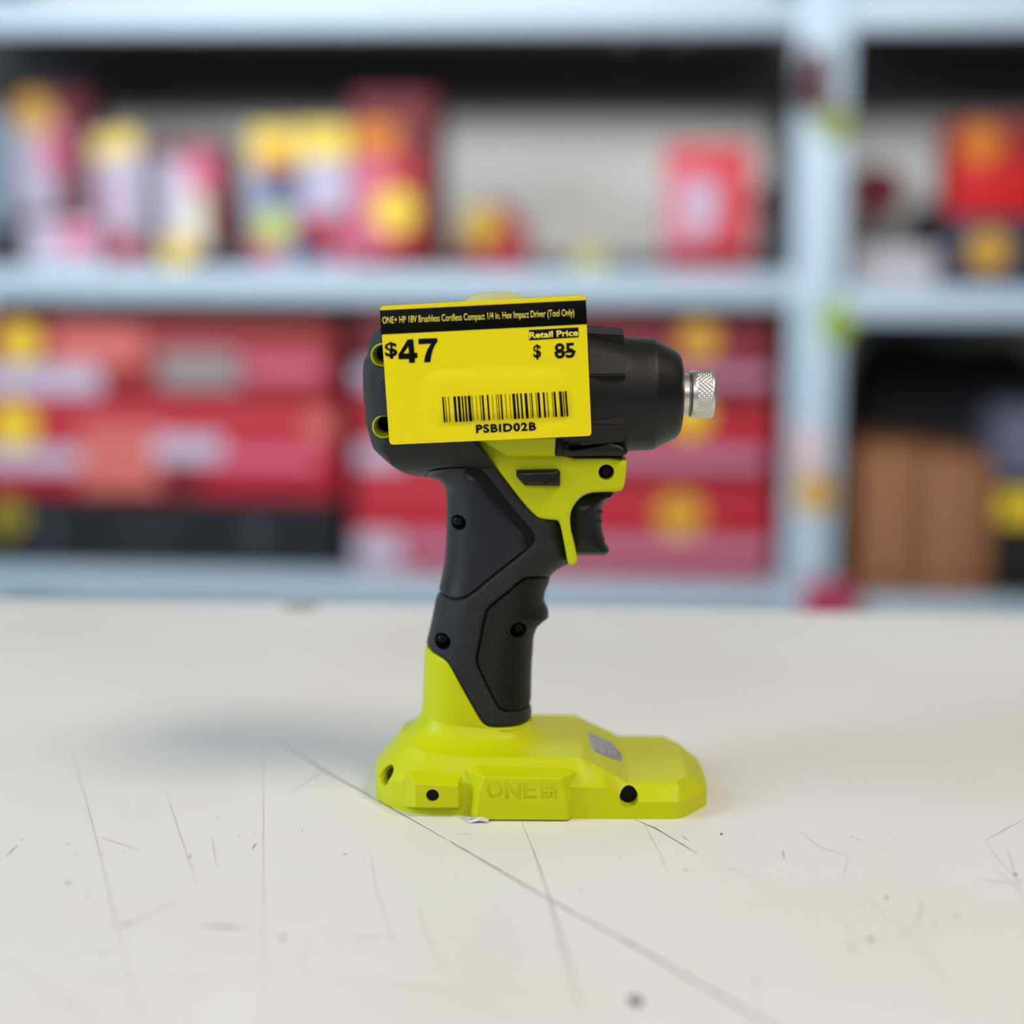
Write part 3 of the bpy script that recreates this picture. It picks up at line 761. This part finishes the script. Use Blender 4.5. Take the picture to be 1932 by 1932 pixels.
INLAY = surf(chaikin(INLAY_PX, 1)); OVER = surf(chaikin(OVER_PX, 1)); GRIPP = surf(chaikin(GRIP_PX, 1)); SLEEVE = surf(chaikin(SLEEVE_PX, 1))
rings = [(721, 671, 23.0), (724, 806, 23.0)]
ringc = [(surf([(u, v)])[0], r * PXM) for u, v, r in rings]
facet = surf([(893, 884), (908, 890), (924, 908), (955, 948), (982, 981), (1004, 1005), (1005, 1020)])
def inlay_mod(X):
    d = pdist(X, facet, closed=False)
    return 0.0028 * np.clip(1 - d / 0.0046, 0, 1)
def over_mod(X):
    # shallow channel pressed beside the grip panel and a facet line across the lower housing
    return 0.0
panel('housing', OVER, DARK, 0.0, t_body, 0.0010, 0.0012, holes=scr('over') + ringc, s=0.0009)
panel('rear_grip_inlay', INLAY, DARK2, -0.0005, t_body, 0.0008, 0.0008, holes=scr('inlay'), mod=inlay_mod)
panel('front_grip', GRIPP, GRIP, 0.0002, t_handle, 0.0007, 0.0008, holes=scr('grip'), s=0.0007)
panel('handle_sleeve', SLEEVE, GREEN, 0.0003, t_handle, 0.0006, 0.0008)
MID = flat(chaikin(MID_PX, 1), -0.014)
TM = 0.0168
panel('trigger_frame', MID, GREEN, 0.0, lambda X: np.full(len(X), TM), 0.0014, 0.0014, holes=[(flat([(1144, 891)], -0.0165)[0], 15 * PXM)])
# raised green ledge above the trigger frame
LEDGE = flat([(893, 822), (922, 841), (938, 850), (957, 861.5), (1047, 862), (1048.5, 822)], -0.021)
def ledge_t(X):
    zt_, zb_ = flat([(950, 826)], -0.023)[0][1], flat([(950, 862)], -0.021)[0][1]
    k = np.clip((X[:, 1] - zb_) / (zt_ - zb_), 0, 1)
    return 0.0205 + 0.0035 * k
panel('frame_ledge', LEDGE, GREEN, 0.0, ledge_t, 0.0012, 0.0012)
# direction switch with its arrow
sw = flat([(974, 888), (1052, 886), (1057.5, 891), (1057, 918.7), (990, 917.6), (974, 900)], -0.0195)
o = panel('direction_switch', sw, BLACK, 0.0, lambda X: np.full(len(X), 0.0198), 0.0024, 0.0016)
ar = flat([(1026, 899), (1026, 912.5), (1045, 906)], -0.0198)
arr_v = []
_pr = [Vector((p[0], -0.0199, p[1])) for p in ar]
bm = bmesh.new()
for i in range(3):
    a, b = _pr[i], _pr[(i + 1) % 3]; d = (b - a).normalized(); n_ = Vector((-d.z, 0, d.x)) * 0.00016
    q = [bm.verts.new(a + n_), bm.verts.new(b + n_), bm.verts.new(b - n_), bm.verts.new(a - n_)]
    r = bmesh.ops.extrude_face_region(bm, geom=[bm.faces.new(q)])
    for e in r['geom']:
        if isinstance(e, bmesh.types.BMVert): e.co.y += 0.0002
arrow = bm_to('arrow_mark', bm, SCREWM); arrow.parent = o
# trigger
TR = flat([(1158, 926), (1157.5, 935), (1150, 940), (1141.6, 946), (1136, 956), (1134.5, 968), (1134, 981), (1134.5, 993), (1136.5, 1005.6), (1141.6, 1024), (1147, 1031), (1149, 1037), (1147, 1043), (1139.5, 1046.6), (1090, 1047), (1062, 1046), (1060, 926)])
tr_t = lambda X: 0.0098 * np.sqrt(np.clip(1 - (1 - np.clip(pdist(X, TR) / 0.0075, 0, 1)) ** 2.2, 0, 1))
trg = panel('trigger', TR, BLACK, 0.0, lambda X: tr_t(X) , 0.0, 0.001, s=0.0008)
for v_ in (965, 983, 1016):
    p = W(1134.5 if v_ < 1000 else 1139, v_, -0.004)
    bmx = bmesh.new(); bbox(bmx, p.x - 0.0028, p.x + 0.0004, -0.006, 0.006, p.z - 0.00035, p.z + 0.00035, 0.0002)
    q = bm_to('finger_ridge', bmx, DARK2); q.parent = trg

# front rail block under the nose
RAIL = flat([(1049, 826), (1100, 826), (1150, 832), (1168, 838), (1178, 845), (1185, 852), (1183, 858), (1176, 861.5), (1049, 862)], -0.019)
POCK = flat([(1072, 834), (1070, 846), (1078, 851), (1128, 843), (1152, 836), (1130, 832)], -0.019)
into_tool(shell('rail_block', RAIL, lambda X: 0.0192 - edge_drop(X, RAIL, 0.002, 0.0016), BLACK, s=0.0009, insets=(0.0003, 0.0008), holes=[POCK]))
pc = POCK.mean(0)
into_tool(box('rail_pocket', pc[0] - 0.011, pc[0] + 0.011, -0.012, 0.012, pc[1] - 0.003, pc[1] + 0.003, VOID))
p0 = W(1049.5, 827, -0.0205); p1 = W(1062, 861, -0.0205)
into_tool(box('rail_end_stop', p0.x, p1.x, -0.0206, 0.0206, p1.z, p0.z, BLACK, bev=0.0007))
p0 = W(1068, 843, -0.019)
into_tool(lathe('rail_pin', [(0, 0.0010), (0.0008, 0.0012), (0.0015, 0.0012), (0.004, 0.0012)], (p0.x, -0.0200, p0.z), (0, 1, 0), SCREWM, n=20))

# nose: turned about the tool axis
def ax(u): return (u - 966) * (0.648 / F)
K = 0.648 / F
into_tool(lathe('nose_housing', [(ax(1040), 128 * K), (ax(1090), 127 * K), (ax(1112), 123 * K), (ax(1128), 117.5 * K), (ax(1165), 109 * K), (ax(1200), 107.2 * K), (ax(1226), 106 * K), (ax(1230), 105.4 * K), (ax(1233), 104 * K)],
                (0, 0, Z_AX), (1, 0, 0), NOSE, n=160, smooth=28))
into_tool(lathe('nose_ring', [(ax(1233), 104 * K), (ax(1236), 102.5 * K), (ax(1256), 91.5 * K), (ax(1272), 83 * K), (ax(1277), 79 * K), (ax(1282), 71 * K), (ax(1284.5), 60 * K), (ax(1285), 50 * K), (ax(1282), 46 * K), (ax(1276), 43 * K), (ax(1276), 5 * K)],
                (0, 0, Z_AX), (1, 0, 0), NOSE2, n=160, smooth=40))
# wedge fins round the nose
for deg in (74, 31, -31, -66, 149, 111, 211):
    t = math.radians(deg)
    er = Vector((0, -math.cos(t), math.sin(t))); et = Vector((0, math.sin(t), math.cos(t)))
    bm = bmesh.new(); O = Vector((0, 0, Z_AX))
    def P3(x, r, s_): return bm.verts.new(O + Vector((x, 0, 0)) + er * r + et * s_)
    xl, xr = ax(1090), ax(1171); w0, w1 = 0.0062, 0.0040
    rb, rt0, rt1 = 0.0185, 129 * K, 123.5 * K
    a = [P3(xl, rb, -w0), P3(xl, rt0, -w0 * 0.8), P3(xl, rt0, w0 * 0.8), P3(xl, rb, w0)]
    b = [P3(xr, rb, -w1 * 1.3), P3(xr, rt1, -w1), P3(xr, rt1, w1), P3(xr, rb, w1 * 1.3)]
    bm.faces.new(a); bm.faces.new(b[::-1])
    for i in range(4): bm.faces.new((a[i], b[i], b[(i + 1) % 4], a[(i + 1) % 4]))
    bmesh.ops.bevel(bm, geom=bm.edges[:], offset=0.0004, segments=2, affect='EDGES')
    into_tool(bm_to('nose_fin', bm, NOSE))
# chuck collar
into_tool(lathe('chuck_neck', [(ax(1270), 38 * K), (ax(1291), 38.5 * K), (ax(1296), 38.5 * K), (ax(1300), 36 * K), (ax(1304), 36 * K), (ax(1312), 40 * K)], (0, 0, Z_AX), (1, 0, 0), STEEL, n=80))
def knurl(s_, t, i):
    u = s_ / K + 966
    f = min(1, max(0, (u - 1309) / 4)) * min(1, max(0, (1341 - u) / 3))
    a = 34 * t + (u - 1300) * 2 * math.pi / 9.0; b = 34 * t - (u - 1300) * 2 * math.pi / 9.0
    return f * K * 1.5 * (abs(math.sin(a / 2 * 1.0)) * abs(math.sin(b / 2 * 1.0)) - 0.5)
prof = [(ax(1299), 40 * K), (ax(1301), 43.5 * K), (ax(1304), 44.5 * K), (ax(1308), 44.5 * K)] + [(ax(1309 + i * 0.75), 44.5 * K) for i in range(44)] + [(ax(1343), 43.6 * K), (ax(1345), 41.5 * K), (ax(1346), 38 * K), (ax(1346), 20 * K), (ax(1335), 18 * K), (ax(1335), 2 * K)]
into_tool(lathe('chuck_sleeve', prof, (0, 0, Z_AX), (1, 0, 0), STEEL, n=520, smooth=50, disp=knurl))

# rear housing screw sockets: lime ring, dark bore
for (c, r) in ringc:
    T = float(t_body(np.array([c - np.array([r * 0.45, 0])]))[0])
    yf = -(T + 0.0002)
    x, z = c
    into_tool(lathe('screw_socket', [(0.0142, r * 0.66), (0.0001, r * 0.83), (-0.0002, r * 0.86), (-0.0002, r * 0.93), (0.0002, r * 0.97), (0.0145, r * 0.97)][::1], (x, yf, z), (0, 1, 0), GREEN, n=56, cap=False))
    into_tool(lathe('socket_screw', [(0.0128, 0.0001), (0.0128, r * 0.30), (0.0126, r * 0.34), (0.0126, r * 0.72), (0.016, r * 0.9), (2 * T - 0.002, r * 0.9)], (x, yf, z), (0, 1, 0), VOID, n=40))
# body screws
def star6(r1, r2):
    return [((r1 if i % 2 == 0 else r2) * math.cos(math.pi * i / 6), (r1 if i % 2 == 0 else r2) * math.sin(math.pi * i / 6)) for i in range(12)]
for key in SCREWS:
    fn = t_body
    for (u, v, rp) in SCREWS[key]:
        if key == 'mid': c = flat([(u, v)], -0.0165)[0]; T = TM
        else: c = surf([(u, v)])[0]; T = float(fn(np.array([c]))[0])
        r = rp * PXM * 1.03; x, z = c
        into_tool(lathe('screw_boss', [(0.0, r * 0.99), (2 * (T - 0.0046), r * 0.99)], (x, -(T - 0.0046), z), (0, 1, 0), VOID, n=32))
        sc = into_tool(lathe('screw', [(0.0, 0.00005), (0.0, r * 0.46), (0.0002, r * 0.56), (0.0006, r * 0.68), (0.0012, r * 0.72), (0.0016, r * 0.72)], (x, -(T - 0.0032), z), (0, 1, 0), SCREWM, n=32, smooth=12))
        bm = bmesh.new(); vs = [bm.verts.new((x + a, -(T - 0.0032) - 0.00006, z + b)) for a, b in star6(r * 0.36, r * 0.22)]
        f = bm.faces.new(vs); rr = bmesh.ops.extrude_face_region(bm, geom=[f])
        for e in rr['geom']:
            if isinstance(e, bmesh.types.BMVert): e.co.y += 0.0003
        q = bm_to('screw_drive', bm, VOID); q.parent = sc

# ------------------------------------------------------------------ battery base
def mirror_poly(half):
    return np.array(half + [(x, -y) for x, y in half[::-1] if abs(y) > 1e-6])
FOOT = mirror_poly([(-0.0515, 0), (-0.0512, -0.009), (-0.0492, -0.0175), (-0.0445, -0.0250), (-0.0365, -0.0318), (-0.0310, -0.0331), (-0.0150, -0.0333), (-0.0125, -0.0355), (0.0, -0.0368), (0.0575, -0.0370), (0.0625, -0.0360), (0.0720, -0.0225), (0.0738, -0.0180)])
FOOT = chaikin(FOOT, 2)
DECKP = mirror_poly([(-0.0417, 0), (-0.0408, -0.009), (-0.0375, -0.0175), (-0.031, -0.0245), (-0.022, -0.0284), (-0.005, -0.0296), (0.0235, -0.0297), (0.0300, -0.0285), (0.0415, -0.0306), (0.0610, -0.0306), (0.0660, -0.0200)])
ZD, ZP = 0.0206, 0.0119
_sx = np.linspace(-0.0350, 0.0078, 60); _st = t_handle(np.stack([_sx, np.full(60, 0.034)], 1))
_ok = _st > 0.002
SECT = np.concatenate([np.stack([_sx[_ok], -_st[_ok]], 1), np.stack([_sx[_ok][::-1], _st[_ok][::-1]], 1)])
def base_h(X):
    x, y = X[:, 0], X[:, 1]
    dout = np.where(inside(X, FOOT), pdist(X, FOOT), 0)
    din = np.where(inside(X, DECKP), 0, pdist(X, DECKP))
    zw = np.interp(x, [-0.052, -0.045, -0.03, 0.0345, 0.0415], [0.0098, 0.0100, 0.0122, 0.0118, 0.0064])
    zd = np.interp(x + 0.05 * np.abs(y), [0.0275, 0.0445], [ZD, ZP])
    # flare into the handle
    dh = np.where(inside(X, SECT), 0, pdist(X, SECT))
    q = np.clip(dh / 0.0125, 0, 1)
    amp = np.interp(x, [-0.030, -0.004], [0.0110, 0.0058])
    rise = amp * (1 - np.sqrt(np.clip(1 - (1 - q) ** 2, 0, 1)))
    zd = zd + rise + 0.0014 * np.clip(1 - (np.abs(y) / 0.030) ** 2, 0, 1) * np.clip((0.0275 - x) / 0.02, 0, 1)
    k = dout / np.maximum(dout + din, 1e-9)
    return zw + (zd - zw) * k
V, T = triangulate(FOOT, 0.0009, insets=(0.0003, 0.0007))
Hh = base_h(V); n = len(V)
vs = [(v[0], v[1], h) for v, h in zip(V, Hh)] + [(v[0], v[1], 0.0) for v in V]
fs = list(T) + [(t[2] + n, t[1] + n, t[0] + n) for t in T]
cnt = {(t[i], t[(i + 1) % 3]) for t in T for i in range(3)}
for (a, b) in cnt:
    if (b, a) not in cnt: fs.append((b, a, a + n, b + n))
base = pydata('battery_base', vs, fs, GREEN)
# small bevel at the foot comes from lifting the outer bottom row
def rod(c, d, r0, r1, L, n=40):
    return lathe('cutter', [(-0.004, r0), (L, r1)], c, d, VOID, n=n)
cuts = []
pr = W(1187, 1507, -0.037); cuts.append(rod((pr.x, -0.040, pr.z), (0, 1, 0), 0.0036, 0.0033, 0.012))
pa = G(733, 1455, 0.0075)
D1 = Vector((0.80, 0.55, -0.20)).normalized(); D2 = Vector((0.80, -0.55, -0.20)).normalized()
c1 = Vector((-0.0455, -0.0198, 0.0108)); cuts.append(rod(c1 - D1 * 0.006, D1, 0.0044, 0.0036, 0.0105))
c2 = Vector((-0.0455, 0.0198, 0.0108)); cuts.append(rod(c2 - D2 * 0.006, D2, 0.0044, 0.0036, 0.0105))
boolean(base, cuts, smooth=24)
into_tool(base)
into_tool(lathe('base_screw', [(0, 0.00005), (0, 0.0010), (0.0002, 0.0012), (0.0002, 0.0018), (0.0008, 0.0024), (0.003, 0.0024)], c1 + D1 * 0.0004, D1, SCREWM, n=28))
into_tool(lathe('base_bore', [(0, 0.00005), (0, 0.0033), (0.004, 0.0033)], (pr.x, -0.0312, pr.z), (0, 1, 0), VOID, n=36))
# raised block with the small hole, left of the logo block
def hull(name, pts, bev=0.0006):
    bm = bmesh.new()
    for p in pts: bm.verts.new(p)
    r = bmesh.ops.convex_hull(bm, input=bm.verts[:])
    bmesh.ops.delete(bm, geom=[v for v in bm.verts if not v.link_faces], context='VERTS')
    bmesh.ops.dissolve_limit(bm, angle_limit=math.radians(4), verts=bm.verts[:], edges=bm.edges[:])
    bm.normal_update()
    es = [e for e in bm.edges if len(e.link_faces) == 2 and e.calc_face_angle() > math.radians(12)]
    if bev: bmesh.ops.bevel(bm, geom=es, offset=bev, segments=2, profile=0.5, affect='EDGES', clamp_overlap=True)
    return bm_to(name, bm, GREEN, None, 60)
def block(name, pts, cutters=(), unions=()):
    o = hull(name, pts)
    if unions: boolean(o, unions, 'UNION', 60)
    if cutters: boolean(o, cutters, smooth=60)
    o.modifiers.new('wn', 'WEIGHTED_NORMAL').keep_sharp = True
    return into_tool(o)
def Wp(u, v, y): w_ = W(u, v, y); return (w_.x, y, w_.z)
yb_ = -0.0370
fr = [Wp(783, 1524, yb_), Wp(865, 1524, yb_), Wp(864, 1482, yb_), Wp(783, 1479, yb_)]
bk = [Wp(761, 1523, -0.031), Wp(874, 1526, -0.031), Wp(872, 1458, -0.031), Wp(766, 1452, -0.0300)]
hb = W(816, 1501, yb_)
block('side_lug', fr + bk, cutters=[rod((hb.x, yb_ - 0.001, hb.z), (0, 1, 0), 0.0024, 0.0023, 0.006)])
into_tool(lathe('lug_hole_shade', [(0, 0.00005), (0, 0.0024), (0.003, 0.0024)], (hb.x, yb_ + 0.0012, hb.z), (0, 1, 0), VOID, n=30))  # shallow black plug in place of a deeper hole's shade
# logo block with the sunk lettering
yl = -0.0402
def prism_y(P, y0, y1):
    bm = bmesh.new()
    a = [bm.verts.new((p[0], y0, p[1])) for p in P]; b = [bm.verts.new((p[0], y1, p[1])) for p in P]
    bm.faces.new(a); bm.faces.new(b[::-1])
    for i in range(len(P)): bm.faces.new((a[i], b[i], b[(i + 1) % len(P)], a[(i + 1) % len(P)]))
    return bm_to('cutter', bm, VOID)
zb = 0.0004
def at0(u, y): w_ = Wp(u, 1520, y); return (w_[0], y, zb)
main_pts = [at0(898, yl), at0(1072, yl), Wp(1072, 1520, yl), Wp(1060, 1468, yl + 0.0006), Wp(913, 1466, yl + 0.0006), Wp(902, 1500, yl),
            at0(886, -0.0345), at0(1086, -0.0345), Wp(1083, 1488, -0.0345), Wp(891, 1488, -0.0345), Wp(1078, 1452, -0.0315), Wp(897, 1450, -0.0315)]
wing_pts = [Wp(1060, 1468, yl + 0.0008), Wp(913, 1466, yl + 0.0008), Wp(1080, 1487, -0.0355), Wp(893, 1487, -0.0355), Wp(1095, 1453, -0.0318), Wp(878, 1451, -0.0318),
            Wp(1066, 1443, -0.0300), Wp(897, 1441, -0.0300), Wp(1083, 1487, -0.0310), Wp(890, 1487, -0.0310)]
logo = block('logo_block', main_pts, unions=[hull('cutter', wing_pts, 0.0004)])
dep = yl + 0.0005
def LP(pts): return [(W(u, v, yl + 0.0004).x, W(u, v, yl + 0.0004).z) for u, v in pts]
cut = []
oc = W(934, 1491.5, yl); ro, ri = 15.6 * PXM, 8.8 * PXM
bm = bmesh.new(); nO = 48
A = [[bm.verts.new((oc.x + r_ * math.cos(2 * math.pi * i / nO), y_, oc.z + r_ * math.sin(2 * math.pi * i / nO))) for i in range(nO)] for (r_, y_) in ((ro, yl - 0.001), (ri, yl - 0.001), (ri, dep), (ro, dep))]
for j in range(4):
    for i in range(nO): bm.faces.new((A[j][i], A[j][(i + 1) % nO], A[(j + 1) % 4][(i + 1) % nO], A[(j + 1) % 4][i]))
cut.append(bm_to('cutter', bm, VOID))
cut.append(prism_y(LP([(953, 1507), (953, 1476.5), (960, 1476.5), (976, 1496), (976, 1476.5), (982.5, 1476.5), (982.5, 1507), (976, 1507), (960, 1487.5), (960, 1507)]), yl - 0.001, dep))
cut.append(prism_y(LP([(987, 1507), (987, 1476.5), (1011, 1476.5), (1011, 1482.5), (994, 1482.5), (994, 1488.5), (1010, 1488.5), (1010, 1494.5), (994, 1494.5), (994, 1501), (1011.5, 1501), (1011.5, 1507)]), yl - 0.001, dep))
cut.append(prism_y(LP([(1020.5, 1507), (1020.5, 1476.5), (1050.5, 1476.5), (1050.5, 1507)]), yl - 0.001, dep))
logo.modifiers.clear(); logo.parent = None; boolean(logo, cut, smooth=60); logo.modifiers.new('wn', 'WEIGHTED_NORMAL').keep_sharp = True; into_tool(logo)
pl = [(1033, 1481), (1038, 1481), (1038, 1489.3), (1046, 1489.3), (1046, 1494), (1038, 1494), (1038, 1502.5), (1033, 1502.5), (1033, 1494), (1025, 1494), (1025, 1489.3), (1033, 1489.3)]
plus = prism_y(LP(pl), yl - 0.0000 + 0.0001, dep + 0.0005); plus.name = 'plus_mark'; plus.data.materials.clear(); plus.data.materials.append(GREEN); plus.parent = logo
# grey charge window on the slope: follows the slope of the deck
q = [G(1108, 1374, 0.0205), G(1131, 1380, 0.0192), G(1156, 1388, 0.0172), G(1173, 1412, 0.0152), G(1173, 1431, 0.0142), G(1150, 1426, 0.0162), G(1121, 1416, 0.0186), G(1114, 1404, 0.0194)]
P2 = np.array([(p.x, p.y) for p in q]); V, T = triangulate(P2, 0.0009)
Hv = base_h(V); n = len(V); el = pdist(V, P2)
up_ = 0.0006 * np.sqrt(np.clip(el / 0.0012, 0, 1))
vs = [(v[0], v[1], h + 0.0001 + k) for v, h, k in zip(V, Hv, up_)] + [(v[0], v[1], h - 0.001) for v, h in zip(V, Hv)]
fs = list(T) + [(t[2] + n, t[1] + n, t[0] + n) for t in T]
cnt = {(t[i], t[(i + 1) % 3]) for t in T for i in range(3)}
for (a, b) in cnt:
    if (b, a) not in cnt: fs.append((b, a, a + n, b + n))
o = into_tool(pydata('light_lens', vs, fs, GREYLENS)); o['label'] = 'glossy grey work-light lens'

# ================================================================== PRICE TAG
YT = -0.0316
TC = W(915, 700, YT)
ptag = empty('price_tag', TC)
tag(ptag, 'yellow price tag with black header stuck across the driver\'s motor housing', 'price tag')
def tl(u, v, dy=0.0): w_ = W(u, v, YT + dy); return (w_.x - TC.x, w_.z - TC.z)
def rounded(P, r, n=6):
    P = [np.array(p, float) for p in P]; out = []
    for i, p in enumerate(P):
        a = P[i - 1] - p; b = P[(i + 1) % len(P)] - p
        a /= np.hypot(*a); b /= np.hypot(*b)
        p0, p1 = p + a * r, p + b * r
        for j in range(n + 1):
            t = j / n; out.append((1 - t) ** 2 * p0 + 2 * t * (1 - t) * p + t * t * p1)
    return np.array(out)
CARD = rounded([tl(717, 577), tl(1104.5, 556), tl(1116, 822), tl(735, 839)], 8 * PXM)
ring = rounded([tl(795, 700), tl(1074, 692), tl(1078, 792), tl(800, 800)], 38 * PXM)
def card_d(X):
    d = pdist(X, ring)
    ins = inside(X, ring)
    return 0.00022 + np.where(ins, 0.00045 * np.clip(d / 0.004, 0, 1), 0) - np.where(ins, 0, 0.00015 * np.clip(1 - d / 0.003, 0, 1))
card = shell('card', CARD, card_d, TAGY, ptag, s=0.0013, insets=(0.0002,), back=lambda X: 0.0001 - card_d(X) + 0.0002)
LFT = 0.00078
def flat_patch(name, P, m, y0, th=0.00006, parent=None):
    bm = bmesh.new()
    f = bm.faces.new([bm.verts.new((p[0], y0, p[1])) for p in P])
    r = bmesh.ops.extrude_face_region(bm, geom=[f])
    for e in r['geom']:
        if isinstance(e, bmesh.types.BMVert): e.co.y += th
    return bm_to(name, bm, m, parent or ptag, None)
hdr = flat_patch('header_band', [tl(717, 585.5), tl(1105.5, 566), tl(1107.5, 611.5), tl(719, 631)], TAGK, -0.00034)
_fonts = {}
def text_mesh(s_, bold, spacing=1.0):
    c = bpy.data.curves.new('t', 'FONT'); c.body = s_; c.size = 1.0; c.offset = bold; c.resolution_u = 4; c.space_character = spacing
    ob = bpy.data.objects.new('t', c); COL.objects.link(ob); bpy.context.view_layer.update()
    me = bpy.data.meshes.new_from_object(ob.evaluated_get(bpy.context.evaluated_depsgraph_get()))
    bpy.data.objects.remove(ob); bpy.data.curves.remove(c)
    return me
def text(name, s_, bl, br, cap, m, y, parent, bold=0.0, spacing=1.0, ref='H'):
    """bl, br = pixels of the baseline ends, cap = capital height in pixels"""
    me = text_mesh(s_, bold, spacing); rf = text_mesh(ref, bold)
    X = np.array([v.co[:2] for v in me.vertices]); Rr = np.array([v.co[1] for v in rf.vertices])
    x0, x1 = X[:, 0].min(), X[:, 0].max(); ch = Rr.max()
    a = np.array(tl(*bl)); b = np.array(tl(*br)); ex = (b - a); L = np.hypot(*ex); ex = ex / L; ez = np.array([-ex[1], ex[0]])
    h = cap * PXM
    for v in me.vertices:
        px, pz = (v.co.x - x0) / (x1 - x0) * L, v.co.y / ch * h
        p = a + ex * px + ez * pz
        v.co = Vector((p[0], y, p[1]))
    bm = bmesh.new(); bm.from_mesh(me)
    r = bmesh.ops.extrude_face_region(bm, geom=bm.faces[:])
    for e in r['geom']:
        if isinstance(e, bmesh.types.BMVert): e.co.y += 0.00005
    bm.to_mesh(me); bm.free(); me.name = name
    bpy.data.meshes.remove(rf)
    return new_obj(name, me, m, parent)
text('header_text', 'ONE+ HP 18V Brushless Cordless Compact 1/4 in. Hex Impact Driver (Tool Only)', (722, 610.6), (1083.5, 595.5), 12.2, TAGT, -0.00042, hdr, 0.004)
text('dollar_sign', '$', (727, 672), (750, 671), 25, TAGK, -0.0004, ptag, 0.02)
def glyph(pts): return np.array([tl(660 + x / 5.367, 540 + y / 5.367) for x, y in pts])
_four = glyph([(585, 540), (642, 535), (655, 675), (683, 673), (687, 725), (658, 728), (660, 773), (603, 775), (600, 735), (495, 738), (493, 690)])
_hole = glyph([(594, 606), (600, 678), (543, 681)])
_seven = glyph([(695, 532), (885, 525), (888, 560), (862, 595), (840, 645), (825, 700), (816, 768), (752, 769), (762, 710), (782, 650), (802, 612), (824, 580), (696, 586)])
gv, gf = [], []
for P_, hs in ((_four, [_hole]), (_seven, [])):
    V, T = triangulate(P_, 0.0012, holes=hs); n0 = len(gv)
    gv += [(v[0], -0.0004, v[1]) for v in V]; gf += [tuple(i + n0 for i in t) for t in T]
pydata('sale_price', gv, gf, TAGK, ptag, None)
rp = flat_patch('retail_band', [tl(998, 622.5), tl(1091, 617.5), tl(1092, 636), tl(998.5, 642)], TAGK, -0.00034)
text('retail_text', 'Retail Price', (999, 638.2), (1091, 633), 11.2, TAGT, -0.00042, rp, 0.03)
text('dollar_sign', '$', (1006.5, 674), (1021, 673.5), 23, TAGK, -0.0004, ptag, 0.02)
o85 = text('old_price', '85', (1047, 675.5), (1085, 673.5), 26.5, TAGK, -0.0004, ptag, 0.022)
flat_patch('strike_line', [tl(1046, 663.4), tl(1086.5, 661.6), tl(1086.5, 664.6), tl(1046, 666.4)], TAGK, -0.00042, parent=o85)
text('item_code', 'PSBID02B', (898.5, 816.3), (1011.5, 811), 14.6, TAGK, -0.0004, ptag, 0.035, 1.15)
# barcode
z1 = [(935, 950), (963, 969), (996, 1002), (1048, 1073), (1090, 1115), (1130, 1145), (1160, 1177), (1192, 1220), (1233, 1238), (1274, 1278), (1314, 1321), (1335, 1352), (1385, 1402), (1438, 1442), (1479, 1484), (1498, 1505), (1522, 1537), (1571, 1576), (1613, 1617),
      (1643, 1670), (1685, 1702), (1723, 1740), (1766, 1793), (1818, 1822), (1838, 1843), (1881, 1886), (1900, 1918)]
z2 = [(7, 12), (50, 55), (65, 84), (113, 130), (151, 157), (196, 201), (212, 230), (262, 285), (296, 302), (317, 332)]
bars = [(660 + a / 5.367, 660 + b / 5.367) for a, b in z1] + [(1000 + a / 4.83, 1000 + b / 4.83) for a, b in z2]
bm = bmesh.new()
for a, b in bars:
    def tp(u): return 748.7 - (u - 834) * (11 / 236)
    def bt(u): return 796.8 - (u - 834) * (11.8 / 236)
    P = [tl(a, tp(a)), tl(b, tp(b)), tl(b + 3.6, bt(b)), tl(a + 3.6, bt(a))]
    f = bm.faces.new([bm.verts.new((p[0], -LFT, p[1])) for p in P]); r = bmesh.ops.extrude_face_region(bm, geom=[f])
    for e in r['geom']:
        if isinstance(e, bmesh.types.BMVert): e.co.y += 0.0003
bm_to('barcode', bm, TAGK, ptag, None)
# clear hanging tab along the top edge
tab = rounded([tl(868, 574), tl(884, 561), tl(905, 552), tl(955, 549), tl(984, 556), tl(992, 568), tl(990, 576)], 3 * PXM)
flat_patch('hang_tab', tab, TABCLEAR, 0.0001, 0.0002)

# ================================================================== PAPER SCRAP
pp = G(900, 1552)
sx = [(868, 1538), (885, 1545), (893, 1541), (905, 1540), (919, 1538), (924, 1541), (921, 1547), (905, 1548), (888, 1548)]
bm = bmesh.new()
cen = Vector((0, 0, 0.0016)); ring_ = []
for i, (u, v) in enumerate(sx):
    w_ = G(u, v + 6); ring_.append(bm.verts.new((w_.x - pp.x, w_.y - pp.y, 0.0002 + 0.0009 * (i % 2))))
c_ = bm.verts.new((0.0008, 0.0008, 0.0018)); c2_ = bm.verts.new((0.0005, 0.0006, 0.0001))
for i in range(len(ring_)):
    bm.faces.new((ring_[i], ring_[(i + 1) % len(ring_)], c_)); bm.faces.new((ring_[(i + 1) % len(ring_)], ring_[i], c2_))
ps = bm_to('paper_scrap', bm, cm('white_paper', 236, 236, 234, 0.7), None, 20); ps.location = (pp.x, pp.y, 0.0001)
tag(ps, 'tiny crumpled white paper scrap under the front edge of the lime base', 'scrap')
